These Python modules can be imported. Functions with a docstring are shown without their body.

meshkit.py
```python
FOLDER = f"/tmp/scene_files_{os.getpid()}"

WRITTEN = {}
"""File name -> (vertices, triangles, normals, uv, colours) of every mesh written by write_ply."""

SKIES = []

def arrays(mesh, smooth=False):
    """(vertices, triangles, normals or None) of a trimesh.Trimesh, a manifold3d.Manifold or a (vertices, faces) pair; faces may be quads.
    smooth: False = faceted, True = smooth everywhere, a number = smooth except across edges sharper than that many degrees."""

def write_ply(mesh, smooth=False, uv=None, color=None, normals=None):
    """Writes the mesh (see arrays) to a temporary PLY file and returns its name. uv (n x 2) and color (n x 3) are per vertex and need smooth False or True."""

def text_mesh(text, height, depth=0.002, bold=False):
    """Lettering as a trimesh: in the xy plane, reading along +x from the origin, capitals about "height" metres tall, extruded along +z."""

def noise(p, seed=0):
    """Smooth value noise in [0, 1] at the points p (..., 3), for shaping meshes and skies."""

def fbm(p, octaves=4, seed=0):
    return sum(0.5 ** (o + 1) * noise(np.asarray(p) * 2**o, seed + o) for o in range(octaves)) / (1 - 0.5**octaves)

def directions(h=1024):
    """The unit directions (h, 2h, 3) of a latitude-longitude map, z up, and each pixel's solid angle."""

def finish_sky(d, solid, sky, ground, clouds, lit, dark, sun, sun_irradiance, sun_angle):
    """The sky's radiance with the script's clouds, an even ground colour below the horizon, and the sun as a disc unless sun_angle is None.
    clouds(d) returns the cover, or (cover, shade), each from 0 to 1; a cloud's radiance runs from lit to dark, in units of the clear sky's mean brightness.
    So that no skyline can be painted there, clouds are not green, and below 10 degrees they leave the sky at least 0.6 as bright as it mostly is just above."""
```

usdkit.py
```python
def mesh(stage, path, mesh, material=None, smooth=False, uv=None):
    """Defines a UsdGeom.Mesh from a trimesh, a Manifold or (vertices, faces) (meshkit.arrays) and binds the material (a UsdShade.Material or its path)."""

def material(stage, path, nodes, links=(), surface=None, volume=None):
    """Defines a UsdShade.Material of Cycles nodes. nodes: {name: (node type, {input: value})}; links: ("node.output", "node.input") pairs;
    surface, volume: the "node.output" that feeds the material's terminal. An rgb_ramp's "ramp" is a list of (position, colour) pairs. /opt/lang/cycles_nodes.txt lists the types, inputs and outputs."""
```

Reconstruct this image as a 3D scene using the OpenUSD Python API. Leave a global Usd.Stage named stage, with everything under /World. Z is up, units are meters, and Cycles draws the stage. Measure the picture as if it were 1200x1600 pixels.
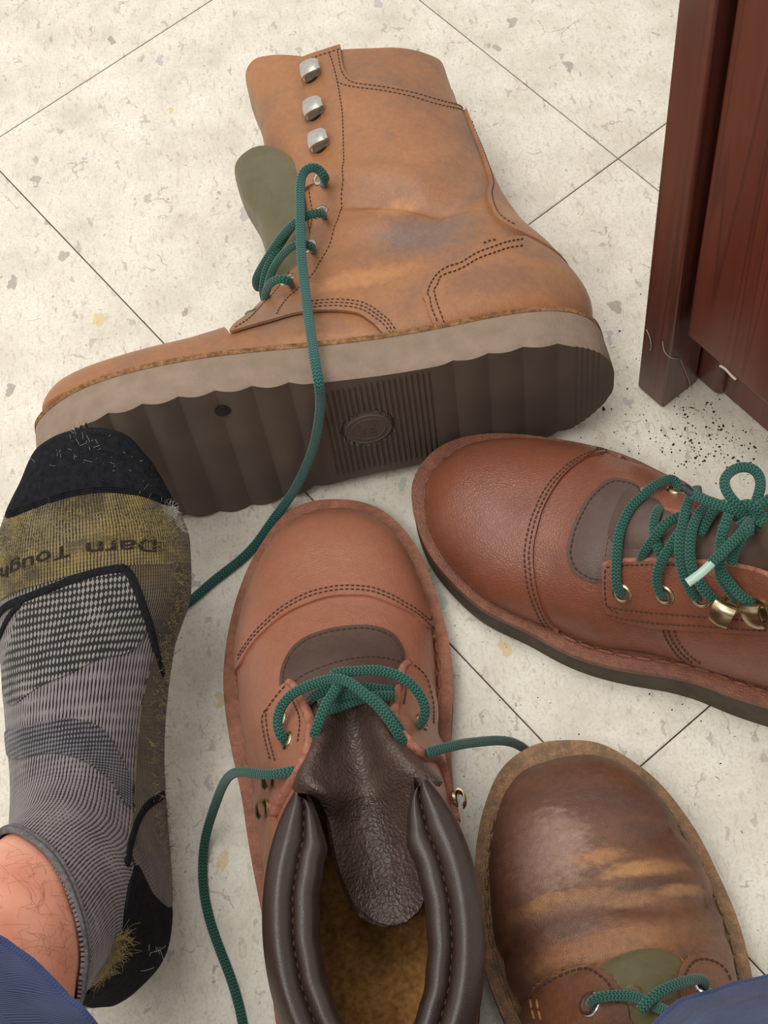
import math, numpy as np, trimesh, manifold3d as m3, usdkit, meshkit
from manifold3d import Manifold, CrossSection, FillRule
from scipy.interpolate import PchipInterpolator, CubicSpline
from pxr import Usd, UsdGeom, UsdLux, UsdShade, Gf, Sdf, Vt

stage = Usd.Stage.CreateInMemory()
UsdGeom.SetStageUpAxis(stage, 'Z'); UsdGeom.SetStageMetersPerUnit(stage, 1.0)
UsdGeom.Xform.Define(stage, '/World'); UsdGeom.Scope.Define(stage, '/World/Looks')
rng = np.random.default_rng(7)

# ------------------------------------------------------------------ camera, light, exposure
F, TILT, ROLL, H = 2416.67, .5006, -.1798, .7848          # focal length in pixels of the 1200 x 1600 frame
_f = np.array([0, math.sin(TILT), -math.cos(TILT)]); _r = np.array([1., 0, 0]); _u = np.cross(_r, _f)
CR = math.cos(ROLL) * _r + math.sin(ROLL) * _u; CU = -math.sin(ROLL) * _r + math.cos(ROLL) * _u; CF = _f
EYE = np.array([0, 0, H])
cam = UsdGeom.Camera.Define(stage, '/World/camera')
M = np.eye(4); M[0, :3], M[1, :3], M[2, :3], M[3, :3] = CR, CU, -CF, EYE
cam.AddTransformOp().Set(Gf.Matrix4d(*M.ravel()))
cam.CreateHorizontalApertureAttr(36.0); cam.CreateVerticalApertureAttr(48.0); cam.CreateFocalLengthAttr(36.0 * F / 1200)
cam.CreateClippingRangeAttr(Gf.Vec2f(.01, 50)); cam.CreateExposureAttr(-0.78)

def material(name, nodes, links, surface='p.BSDF'):
    return usdkit.material(stage, '/World/Looks/' + name, nodes, links, surface=surface)

def rect(name, pos, to, w, h, power, col):
    l = UsdLux.RectLight.Define(stage, '/World/' + name)
    z = np.array(pos, float) - np.array(to, float); z /= np.linalg.norm(z)
    x = np.cross([0, 1., 0.02], z); x /= np.linalg.norm(x); y = np.cross(z, x)
    m = np.eye(4); m[0, :3], m[1, :3], m[2, :3], m[3, :3] = x, y, z, pos
    l.AddTransformOp().Set(Gf.Matrix4d(*m.ravel()))
    l.CreateWidthAttr(w); l.CreateHeightAttr(h); l.CreateIntensityAttr(power); l.CreateColorAttr(Gf.Vec3f(*col))
rect('ceiling_panel_light', (-.45, 1.05, 2.6), (-.45, 1.05, 0), 1.25, 1.25, 9.7, (1, .975, .93))
rect('ceiling_panel_light_001', (-1.15, -.45, 2.6), (-1.15, -.45, 0), 1.25, 1.25, 13.0, (1, .975, .93))
dome = UsdLux.DomeLight.Define(stage, '/World/room_light'); dome.CreateIntensityAttr(.46); dome.CreateColorAttr(Gf.Vec3f(1, .97, .93))

# ------------------------------------------------------------------ helpers
def ray(px, py):
    d = CR * ((px - 600) / F) + CU * ((800 - py) / F) + CF
    return d / np.linalg.norm(d)
def at(px, py, z=0.):                                       # the point at height z seen at a pixel
    d = ray(px, py); return EYE + d * ((z - H) / d[2])
def proj(P):
    q = np.asarray(P, float) - EYE; z = q @ CF
    return np.stack([600 + F * (q @ CR) / z, 800 - F * (q @ CU) / z], -1)
def lin(r, g, b):
    c = np.array([r, g, b]) / 255.
    return tuple(np.where(c < .04045, c / 12.92, ((c + .055) / 1.055) ** 2.4))
def unit(v): v = np.asarray(v, float); return v / np.maximum(np.linalg.norm(v, axis=-1, keepdims=True), 1e-12)

_used = {}
def fresh(parent, name):
    k = _used.get((parent, name), 0); _used[(parent, name)] = k + 1
    return f'{parent}/{name}' + (f'_{k:03d}' if k else '')
class Thing:
    def __init__(s, name, label, cat, loc=(0, 0, 0), group=None, kind=None):
        s.path = fresh('/World', name); s.loc = np.array(loc, float)
        x = UsdGeom.Xform.Define(stage, s.path); x.AddTranslateOp().Set(Gf.Vec3d(*map(float, loc)))
        p = x.GetPrim()
        for k, v in (('label', label), ('category', cat), ('group', group), ('kind', kind)):
            if v: p.SetCustomDataByKey(k, v)
    def part(s, name, mesh, mat, smooth=40, uv=None, under=None, label=None, kind=None):
        v, f = verts(mesh)
        v = v - s.loc
        path = fresh(under or s.path, name)
        nrm = mesh[2] if isinstance(mesh, tuple) and len(mesh) == 3 else None
        m = usdkit.mesh(stage, path, (v, f), mat, smooth=False if nrm is not None else True if uv is not None else smooth, uv=uv)
        if nrm is not None:
            m.CreateNormalsAttr(Vt.Vec3fArray.FromNumpy(nrm.astype(np.float32))); m.SetNormalsInterpolation('vertex')
        if label: m.GetPrim().SetCustomDataByKey('label', label)
        if kind: m.GetPrim().SetCustomDataByKey('kind', kind)
        return path
    def curves(s, name, lines, width, mat, under=None, kind='stuff'):
        c = UsdGeom.BasisCurves.Define(stage, fresh(under or s.path, name))
        c.CreateTypeAttr('linear'); c.CreateCurveVertexCountsAttr(Vt.IntArray([len(l) for l in lines]))
        P = np.concatenate(lines) - s.loc
        c.CreatePointsAttr(Vt.Vec3fArray.FromNumpy(P.astype(np.float32)))
        c.CreateWidthsAttr(Vt.FloatArray.FromNumpy(np.full(len(P), width, np.float32))); c.SetWidthsInterpolation('vertex')
        UsdShade.MaterialBindingAPI.Apply(c.GetPrim()).Bind(mat)
        c.GetPrim().SetCustomDataByKey('kind', kind)
def verts(mesh):
    if hasattr(mesh, 'to_mesh'):
        m = mesh.to_mesh(); return np.array(m.vert_properties[:, :3], float), np.array(m.tri_verts)
    if isinstance(mesh, (tuple, list)):
        v, f = np.asarray(mesh[0], float), np.asarray(mesh[1], int)
        if f.shape[1] == 4: f = np.vstack([f[:, [0, 1, 2]], f[:, [0, 2, 3]]])
        return v, f
    return np.array(mesh.vertices, float), np.array(mesh.faces)
def join(ms):
    V, Fs, n = [], [], 0
    for m in ms:
        v, f = verts(m); V.append(v); Fs.append(f + n); n += len(v)
    return np.vstack(V), np.vstack(Fs)
def crom(pts, n=8, closed=False):                           # smooth curve through points (centripetal)
    P = np.asarray(pts, float)
    if len(P) < 3 and not closed: return np.array([P[0] + (P[-1] - P[0]) * t for t in np.linspace(0, 1, n + 1)])
    if closed: P = np.vstack([P, P[:1]])
    d = np.maximum(np.linalg.norm(np.diff(P, axis=0), axis=1), 1e-9) ** .6
    t = np.concatenate([[0], np.cumsum(d)])
    cs = CubicSpline(t, P, bc_type='periodic' if closed else 'natural')
    s = np.concatenate([np.linspace(t[i], t[i + 1], n, endpoint=False) for i in range(len(t) - 1)] + ([] if closed else [[t[-1]]]))
    return cs(s)
def resample(P, step):
    P = np.asarray(P, float); s = np.concatenate([[0], np.cumsum(np.linalg.norm(np.diff(P, axis=0), axis=1))])
    n = max(2, int(round(s[-1] / step)) + 1); q = np.linspace(0, s[-1], n)
    return np.stack([np.interp(q, s, P[:, k]) for k in range(P.shape[1])], 1)
def tube(P, w, h=None, up=(0, 0, 1), seg=12, step=.0015, close=True, twist=None, fade=False):
    """flat oval cord along P; returns mesh and uv (metres along, 0..1 around). up: the flat side's normal."""
    P = resample(P, step); h = h or w; n = len(P)
    T = unit(np.gradient(P, axis=0)); up = np.broadcast_to(np.asarray(up, float), P.shape)
    S = np.cross(T, up); bad = np.linalg.norm(S, axis=1) < .15
    # carry the side vector along so that it never flips
    side = None; Ss = []
    for i in range(n):
        c = S[i] / max(np.linalg.norm(S[i]), 1e-9)
        if side is None: side = c
        else:
            side = side - T[i] * (side @ T[i]); side /= np.linalg.norm(side)
            if not bad[i]:
                if c @ side < 0: c = -c
                side = unit(side * .75 + c * .25)
        Ss.append(side)
    Ss = np.array(Ss); Nn = np.cross(Ss, T)
    a = np.linspace(0, 2 * np.pi, seg + 1)
    ca, sa = np.sign(np.cos(a)) * np.abs(np.cos(a)) ** .8, np.sign(np.sin(a)) * np.abs(np.sin(a)) ** .8
    k = np.ones(n)
    if fade: k = np.sqrt(np.clip(np.minimum(np.arange(n), np.arange(n)[::-1]) / 3., .25, 1))
    V = P[:, None] + k[:, None, None] * (Ss[:, None] * ca[None, :, None] * w / 2 + Nn[:, None] * sa[None, :, None] * h / 2)
    L = np.arange(n) * step
    uv = np.stack(np.broadcast_arrays(L[:, None], (a / (2 * np.pi))[None]), -1).reshape(-1, 2)
    V = V.reshape(-1, 3); m = seg + 1
    i, j = np.meshgrid(np.arange(n - 1), np.arange(seg), indexing='ij'); q = (i * m + j).ravel()
    f = np.stack([q, q + 1, q + m + 1, q + m], 1)
    f = np.vstack([f[:, [0, 2, 1]], f[:, [0, 3, 2]]])
    if close:
        e0, e1 = len(V), len(V) + 1
        V = np.vstack([V, P[:1], P[-1:]]); uv = np.vstack([uv, [[0, 0]], [[L[-1], 0]]])
        jj = np.arange(seg); b = (n - 1) * m
        f = np.vstack([f, np.stack([np.full(seg, e0), jj, jj + 1], 1), np.stack([np.full(seg, e1), b + jj + 1, b + jj], 1)])
    if trimesh.Trimesh(V, f, process=False).volume < 0: f = f[:, ::-1]
    return (V, f), uv

class Surf:
    """A smooth surface S(u, v); patches, stitches and holes are laid on it in (u, v)."""
    su, sv = 18., 150.                                      # about how many mm one unit of u, v is
    def N(s, u, v):
        e = 1e-3
        du = s.S(u + e, v) - s.S(u - e, v); dv = s.S(u, v + e) - s.S(u, v - e)
        return unit(np.cross(du, dv)) * s.sign
    def grid(s, nu=150, nv=161):
        if not hasattr(s, '_g'):
            U, V = np.meshgrid(np.linspace(s.u0, s.u1, nu), np.linspace(s.v0, s.v1, nv), indexing='ij')
            s._g = (U.ravel(), V.ravel(), s.S(U.ravel(), V.ravel()), s.N(U.ravel(), V.ravel()))
            s._p = proj(s._g[2]); s._front = ((EYE - s._g[2]) * s._g[3]).sum(1) > 0
            s._d = np.linalg.norm(s._g[2] - EYE, axis=1)
        return s._g
    def pick(s, pts):                                       # (u, v) where the line of sight through a pixel meets the surface
        U, V, P, N = s.grid(); out = []
        for px, py in pts:
            d2 = ((s._p - (px, py)) ** 2).sum(1) + np.where(s._front, 0, 1e5)
            near = np.argsort(d2)[:40]
            dmin = d2[near[0]]; ok = near[d2[near] < dmin + 60]
            k = ok[np.argmin(s._d[ok])]
            u, v = U[k], V[k]
            for _ in range(12):                             # Newton steps in the picture
                e = 1e-3
                q = proj(s.S(np.array([u, u + e, u]), np.array([v, v, v + e])))
                J = np.stack([(q[1] - q[0]) / e, (q[2] - q[0]) / e], 1); r = np.array([px, py]) - q[0]
                st = np.linalg.solve(J.T @ J + np.eye(2) * 1.0, J.T @ r)
                st = np.clip(st, [-.15, -.02], [.15, .02]); u, v = np.clip(u + st[0], s.u0, s.u1), np.clip(v + st[1], s.v0, s.v1)
            out.append((u, v))
        return np.array(out)
    def curve(s, pts, n=6, closed=False):                   # smooth (u, v) curve through pixels
        q = s.pick(pts) * [s.su, s.sv]
        return crom(q, n, closed) / [s.su, s.sv]
    def patch(s, poly, th=.0015, off=0., res=3., holes=(), bevel=True, warp=None):
        sc = np.array([s.su, s.sv])
        cs = CrossSection([np.asarray(p) * sc for p in (poly, *holes)], FillRule.EvenOdd).simplify(.05)
        m = cs.extrude(max(th, 2e-4) * 1000).refine_to_length(res)
        x, f = verts(m)
        u, v = x[:, 0] / s.su, x[:, 1] / s.sv
        h = off + x[:, 2] / 1000
        P, N = s.S(u, v), s.N(u, v)
        if warp is not None: h = h + warp(P, u, v)
        V = P + N * h[:, None]
        s.last_uv = x[:, :2] / 1000
        if trimesh.Trimesh(V, f, process=False).volume < 0: f = f[:, ::-1]
        if warp is not None: return V, f
        z = x[:, 2] / x[:, 2].max(); zf = z[f]; top, bot = (zf > .99).all(1), (zf < .01).all(1)
        out, n = [], 0                                      # top, underside and cut edge each with normals of their own
        for sel, nm in ((top, N), (bot, -N), (~(top | bot), None)):
            u_, k = np.unique(f[sel], return_inverse=True); k = k.reshape(-1, 3)
            if nm is None:
                fn = np.cross(V[f[sel][:, 1]] - V[f[sel][:, 0]], V[f[sel][:, 2]] - V[f[sel][:, 0]]); nm = np.zeros_like(V)
                for c in range(3): np.add.at(nm, f[sel][:, c], fn)
                nm = unit(nm)
            out.append((V[u_], k + n, nm[u_], s.last_uv[u_])); n += len(u_)
        s.last_uv = np.vstack([o[3] for o in out])
        return np.vstack([o[0] for o in out]), np.vstack([o[1] for o in out]), np.vstack([o[2] for o in out])
    def line(s, uv, off=0.):
        uv = np.asarray(uv); return s.S(uv[:, 0], uv[:, 1]) + s.N(uv[:, 0], uv[:, 1]) * off
    def stitch(s, uv, off=.0015, pitch=.003, length=.0021, r=.00042, flat=1.0):
        P = resample(s.line(resample(np.asarray(uv) * [s.su, s.sv], 1.) / [s.su, s.sv], off), .0004)
        return stitches(P, pitch, length, r)
    def circle(s, uv, r):                                   # a circle of radius r (m) around a point, in (u, v)
        e = 1e-3; u, v = uv
        q = s.S(np.array([u, u + e, u]), np.array([v, v, v + e])); du, dv = (q[1] - q[0]) / e, (q[2] - q[0]) / e
        a = np.linspace(0, 2 * np.pi, 20, endpoint=False)
        G = np.array([[du @ du, du @ dv], [du @ dv, dv @ dv]]); L = np.linalg.inv(np.linalg.cholesky(G)).T
        return np.array([u, v]) + (r * np.stack([np.cos(a), np.sin(a)], 1)) @ L.T
    def frame(s, uv, off=0.):
        u, v = np.array([uv[0]]), np.array([uv[1]]); P, N = s.S(u, v)[0], s.N(u, v)[0]
        X = unit(s.S(u + 1e-3, v)[0] - P); X = unit(X - N * (X @ N))
        return P + N * off, X, np.cross(N, X), N
def stitches(P, pitch, length, r):
    d = np.concatenate([[0], np.cumsum(np.linalg.norm(np.diff(P, axis=0), axis=1))]); out = []
    base = trimesh.creation.icosphere(1, 1.0); bv, bf = np.array(base.vertices), np.array(base.faces)
    for c in np.arange(pitch / 2, d[-1], pitch):
        q = [np.interp([c - length / 2, c, c + length / 2], d, P[:, k]) for k in range(3)]
        q = np.array(q).T; t = unit(q[2] - q[0]); a = unit(np.cross(t, [.3, .5, .81])); b = np.cross(t, a)
        out.append((q[1] + bv[:, :1] * t * length * .55 + bv[:, 1:2] * a * r + bv[:, 2:] * b * r, bf))
    return join(out)
class Boot(Surf):
    """Sections that fan round the ankle. Each station: T (a, c) front/top, B (a, c) bottom/back, o, w (mid and half width), p0, nT, nB."""
    def __init__(s, O, A, B, C, st, disp=None, spring=None):
        s.O, s.A, s.B, s.C = (np.asarray(x, float) for x in (O, A, B, C)); s.disp, s.spring = disp, spring
        st = np.array([[*t[0], *t[1], *t[2:]] for t in st], float); st[:, :6] /= 1000
        s.f = PchipInterpolator(np.arange(len(st)), st); s.n = len(st) - 1
        s.u0, s.u1, s.v0, s.v1 = 0., float(s.n), -1., 1.
        s.sign = 1; 
        P = s.S(np.array([s.n * .5]), np.array([0.1]))[0]; Nn = s.N(np.array([s.n * .5]), np.array([.1]))[0]
        if (Nn @ s.A) + (Nn @ s.C) < 0: s.sign = -1
    def loc(s, u, v):
        k = s.f(np.clip(u, 0, s.n)); ph = np.minimum(np.abs(v), 1) * np.pi; sg = np.where(v < 0, -1., 1.)
        p0, nT, nB = k[..., 6], k[..., 7], k[..., 8]
        c, sn = np.cos(ph), np.maximum(np.sin(ph), 0); top = c > 0
        n = np.where(top, nT, nB)
        q = sn ** (2 / n); g = np.abs(c) ** (2 / n)
        p = np.where(top, p0 * (1 - g), p0 + (1 - p0) * g)
        a = k[..., 0] + (k[..., 2] - k[..., 0]) * p; cc = k[..., 1] + (k[..., 3] - k[..., 1]) * p
        b = k[..., 4] + sg * q * k[..., 5]
        if s.spring is not None: cc = cc + s.spring(a * 1000) / 1000
        return a, b, cc
    def S(s, u, v):
        u, v = np.asarray(u, float), np.asarray(v, float)
        a, b, c = s.loc(u, v)
        P = s.O + a[..., None] * s.A + b[..., None] * s.B + c[..., None] * s.C
        if s.disp is not None:
            P = P + s.disp(a, b, c, u, v)[..., None] * unit(s.A * 0 + (b - s.f(np.clip(u, 0, s.n))[..., 4])[..., None] * s.B * 20 + s.C * .6 + s.A * .2)
        return P
    def w(s, a, b, c): return s.O + np.multiply.outer(np.asarray(a) / 1000, s.A) + np.multiply.outer(np.asarray(b) / 1000, s.B) + np.multiply.outer(np.asarray(c) / 1000, s.C)
    def local(s, P):
        d = np.asarray(P) - s.O; return np.stack([d @ s.A, d @ s.B, d @ s.C], -1) * 1000
class Loft(Surf):
    """A smooth sheet through rows of points."""
    def __init__(s, rows, n=9, face=(0, 0, 1)):
        R = np.array([crom(r, 12)[np.linspace(0, 12 * (len(r) - 1), n).round().astype(int)] for r in rows])
        s.f1 = CubicSpline(np.arange(len(R)), R, axis=0, bc_type='natural'); s.k = n - 1
        s.u0, s.u1, s.v0, s.v1 = 0., len(R) - 1., 0., 1.
        s.sv = 60.; s.sign = 1
        if s.N(np.array([s.u1 / 2]), np.array([.5]))[0] @ np.asarray(face) < 0: s.sign = -1
    def S(s, u, v):
        u, v = np.atleast_1d(np.asarray(u, float)), np.atleast_1d(np.asarray(v, float))
        R = s.f1(u); t = np.linspace(0, 1, s.k + 1)
        out = np.empty(u.shape + (3,)); vv = v * s.k; i = np.clip(np.floor(vv).astype(int), 0, s.k - 1); x = (vv - i)[..., None]
        ar = np.arange(len(u)); g = lambda j: R[ar, np.clip(j, 0, s.k)]
        p0, p1, p2, p3 = g(i - 1), g(i), g(i + 1), g(i + 2)
        return .5 * (2 * p1 + (p2 - p0) * x + (2 * p0 - 5 * p1 + 4 * p2 - p3) * x ** 2 + (3 * p1 - p0 - 3 * p2 + p3) * x ** 3)
    def rect(s, a=0.005, b=.995): 
        n = 40; u0, u1 = s.u0, s.u1
        return np.concatenate([np.stack([np.linspace(u0, u1, n), np.full(n, a)], 1), np.stack([np.full(n, u1), np.linspace(a, b, n)], 1), np.stack([np.linspace(u1, u0, n), np.full(n, b)], 1), np.stack([np.full(n, u0), np.linspace(b, a, n)], 1)])

def lathe(prof, O, X, Y, Z, seg=24):
    """closed profile [(r, z)] turned round Z."""
    prof = np.array(prof, float); a = np.linspace(0, 2 * np.pi, seg, endpoint=False); n = len(prof)
    V = (O + (np.cos(a)[:, None, None] * X + np.sin(a)[:, None, None] * Y) * prof[None, :, :1] + Z * prof[None, :, 1:]).reshape(-1, 3)
    i, j = np.meshgrid(np.arange(seg), np.arange(n), indexing='ij'); i2, j2 = (i + 1) % seg, (j + 1) % n
    f = np.stack([i * n + j, i2 * n + j, i2 * n + j2, i * n + j2], -1).reshape(-1, 4); f = np.vstack([f[:, [0, 1, 2]], f[:, [0, 2, 3]]])
    if trimesh.Trimesh(V, f, process=False).volume < 0: f = f[:, ::-1]
    return V, f
def eyelet(fr, k=1.0, ro=.0046, ri=.0026):
    ro, ri = ro * k, ri * k
    return lathe([(ro, -.0004), (ro, .0004), (ro - .0004, .0009), ((ro + ri) / 2, .0012), (ri + .0003, .0009), (ri, .0002), (ri, -.0022), (.00001, -.0022), (.00001, -.003), (ri + .0004, -.003), (ri + .0004, -.0006)], *fr)
def place_text(txt, height, fr, depth=.0003, ring=None, start=0., gap=1.15):
    O, X, Y, Z = fr; out = []
    if ring is None:
        v, f = verts(meshkit.text_mesh(txt, height, depth)); v = v - [np.ptp(v[:, 0]) / 2 + v[:, 0].min(), height / 2, 0]
        return O + v[:, :1] * X + v[:, 1:2] * Y + v[:, 2:] * Z, f
    a = start
    for ch in txt:
        if ch != ' ':
            v, f = verts(meshkit.text_mesh(ch, height, depth)); v = v - [(v[:, 0].min() + v[:, 0].max()) / 2, height / 2, 0]
            r = X * math.cos(a) + Y * math.sin(a); t = X * math.sin(a) - Y * math.cos(a)
            out.append((O + r * ring + v[:, :1] * t + v[:, 1:2] * r + v[:, 2:] * Z, f))
        a -= height * gap / ring
    return join(out)
def rounded_box(x0, x1, y0, y1, z0, z1, r=.002, seg=12):
    s = Manifold.sphere(r, seg)
    return Manifold.batch_hull([s.translate((x, y, z)) for x in (x0 + r, x1 - r) for y in (y0 + r, y1 - r) for z in (z0 + r, z1 - r)])
def spline2(pts, n=6): return crom(pts, n, closed=True)
def slab(boot, outline, z0, z1, res=5., holes=()):
    """a sole layer: the outline (mm, in the boot's frame) between the levels z0(a), z1(a) in mm."""
    m = CrossSection([np.asarray(outline), *holes], FillRule.EvenOdd).extrude(1.0).refine_to_length(res)
    x, f = verts(m); lo, hi = z0(x[:, 0]), z1(x[:, 0])
    c = lo + (hi - lo) * x[:, 2]
    V = boot.O + (x[:, :1] * boot.A + x[:, 1:2] * boot.B + c[:, None] * boot.C) / 1000
    if trimesh.Trimesh(V, f, process=False).volume < 0: f = f[:, ::-1]
    return V, f
def inset(outline, d):
    p = CrossSection([np.asarray(outline)], FillRule.EvenOdd).offset(-d, m3.JoinType.Round).to_polygons()
    return max(p, key=len)

# ------------------------------------------------------------------ materials
def leather(name, c1, c2, scuff, s1=18., grain=900., bump=.35, rough=.45, amt=.6, lo=.5, hi=.7, fine=.25, coat=0., stretch=(1, 1, 1), spec=.5, crease=0., csc=60., blobs=()):
    n = {'g': ('geometry', {}), 'm': ('mapping', {'scale': stretch}),
         'n1': ('noise_texture', {'scale': s1, 'detail': 5., 'roughness': .6}), 'r1': ('rgb_ramp', {'ramp': [(.3, c1), (.7, c2)]}),
         'n2': ('noise_texture', {'scale': s1 * 2.1, 'detail': 6., 'roughness': .62, 'distortion': .5}), 'k2': ('map_range', {'from_min': lo, 'from_max': hi, 'to_min': 0., 'to_max': amt, 'clamp': True}),
         'x1': ('mix_color', {'b': scuff}),
         'n3': ('noise_texture', {'scale': 320., 'detail': 3.}), 'r3': ('rgb_ramp', {'ramp': [(.3, (1 - fine,) * 3), (.7, (1 + fine * .5,) * 3)]}),
         'x2': ('mix_color', {'blend_type': 'multiply', 'fac': 1.}),
         'v': ('voronoi_texture', {'scale': grain, 'feature': 'distance_to_edge'}), 'kv': ('map_range', {'from_max': .25, 'clamp': True}),
         'n4': ('noise_texture', {'scale': csc, 'detail': 4., 'distortion': 1.2}), 'h1': ('math', {'math_type': 'multiply', 'value2': 1.0 + crease * 8}),
         'h': ('math', {'math_type': 'add'}),
         'b': ('bump', {'strength': bump, 'distance': .0005}), 'kr': ('map_range', {'from_min': .3, 'from_max': .7, 'to_min': rough - .08, 'to_max': rough + .1}),
         'p': ('principled_bsdf', {'specular_ior_level': spec, 'coat_weight': coat, 'coat_roughness': .25})}
    l = [('g.position', 'm.vector'), ('m.vector', 'n1.vector'), ('m.vector', 'n2.vector'), ('g.position', 'n3.vector'), ('g.position', 'v.vector'), ('m.vector', 'n4.vector'),
         ('n1.fac', 'r1.fac'), ('n2.fac', 'k2.value'), ('k2.result', 'x1.fac'), ('r1.color', 'x1.a'), ('n3.fac', 'r3.fac'), ('x1.result', 'x2.a'), ('r3.color', 'x2.b'), ('x2.result', 'p.base_color'),
         ('v.distance', 'kv.value'), ('n4.fac', 'h1.value1'), ('h1.value', 'h.value1'), ('kv.result', 'h.value2'), ('h.value', 'b.height'), ('b.normal', 'p.normal'), ('n2.fac', 'kr.value'), ('kr.result', 'p.roughness')]
    last = 'x1.result'
    for i, (c, r, col, amt_) in enumerate(blobs):           # patches of wear: centre, radii, colour, strength
        k = f'w{i}'
        n.update({k + 's': ('vector_math', {'math_type': 'subtract', 'vector2': tuple(c)}), k + 'm': ('vector_math', {'math_type': 'multiply', 'vector2': tuple(1 / np.asarray(r, float))}), k + 'd': ('vector_math', {'math_type': 'length'}),
            k + 'n': ('noise_texture', {'scale': 170., 'detail': 5., 'roughness': .65}), k + 'a': ('math', {'math_type': 'multiply_add', 'value2': 1.5}), k + 'k': ('map_range', {'from_min': 1.35, 'from_max': 2.0, 'to_min': amt_, 'to_max': 0., 'clamp': True}), k + 'x': ('mix_color', {'b': col})})
        l += [('g.position', k + 's.vector1'), (k + 's.vector', k + 'm.vector1'), (k + 'm.vector', k + 'd.vector1'), ('m.vector', k + 'n.vector'), (k + 'n.fac', k + 'a.value1'), (k + 'd.value', k + 'a.value3'), (k + 'a.value', k + 'k.value'), (k + 'k.result', k + 'x.fac'), (last, k + 'x.a')]
        last = k + 'x.result'
    l = [x for x in l if x != ('x1.result', 'x2.a')] + [(last, 'x2.a')]
    return material(name, n, l)
def plain(name, col, rough=.5, metal=0., spec=.5, var=.12, sc=60., bump=.0, bsc=400., sheen=0.):
    n = {'g': ('geometry', {}), 'n': ('noise_texture', {'scale': sc, 'detail': 4.}), 'r': ('rgb_ramp', {'ramp': [(.3, tuple(c * (1 - var) for c in col)), (.7, tuple(c * (1 + var) for c in col))]}),
         'n2': ('noise_texture', {'scale': bsc, 'detail': 3.}), 'b': ('bump', {'strength': bump, 'distance': .0006}),
         'p': ('principled_bsdf', {'roughness': rough, 'metallic': metal, 'specular_ior_level': spec, 'sheen_weight': sheen, 'sheen_roughness': .5})}
    return material(name, n, [('g.position', 'n.vector'), ('n.fac', 'r.fac'), ('r.color', 'p.base_color'), ('g.position', 'n2.vector'), ('n2.fac', 'b.height'), ('b.normal', 'p.normal')])

TAN = leather('tan_leather', lin(142, 95, 60), lin(160, 108, 68), lin(116, 88, 74), s1=14, grain=1100, bump=.22, rough=.43, amt=.7, lo=.48, hi=.72, fine=.10, coat=.05,
    blobs=[(at(660, 345, .1), (.030, .016, .03), lin(108, 92, 84), .75), (at(735, 222, .1), (.022, .02, .03), lin(122, 88, 66), .6), (at(770, 430, .1), (.026, .012, .03), lin(120, 84, 62), .6), (at(440, 505, .09), (.028, .012, .03), lin(128, 100, 80), .6), (at(690, 260, .1), (.03, .012, .03), lin(150, 104, 72), .5),
           (at(620, 300, .1), (.016, .008, .03), lin(196, 138, 88), .5), (at(560, 420, .1), (.03, .008, .03), lin(192, 134, 82), .5), (at(330, 560, .08), (.03, .02, .03), lin(146, 94, 60), .5), (at(500, 535, .1), (.03, .008, .03), lin(176, 128, 92), .5)])
TAN_IN = leather('tan_suede', lin(150, 92, 50), lin(172, 108, 60), lin(130, 80, 50), s1=30, bump=.3, rough=.8, amt=.4, fine=.2, spec=.2)
TAN_EDGE = leather('raw_leather_edge', lin(140, 98, 62), lin(176, 132, 92), lin(96, 66, 42), s1=160, grain=1500, bump=.8, rough=.85, amt=.7, fine=.3, spec=.2)
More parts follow.
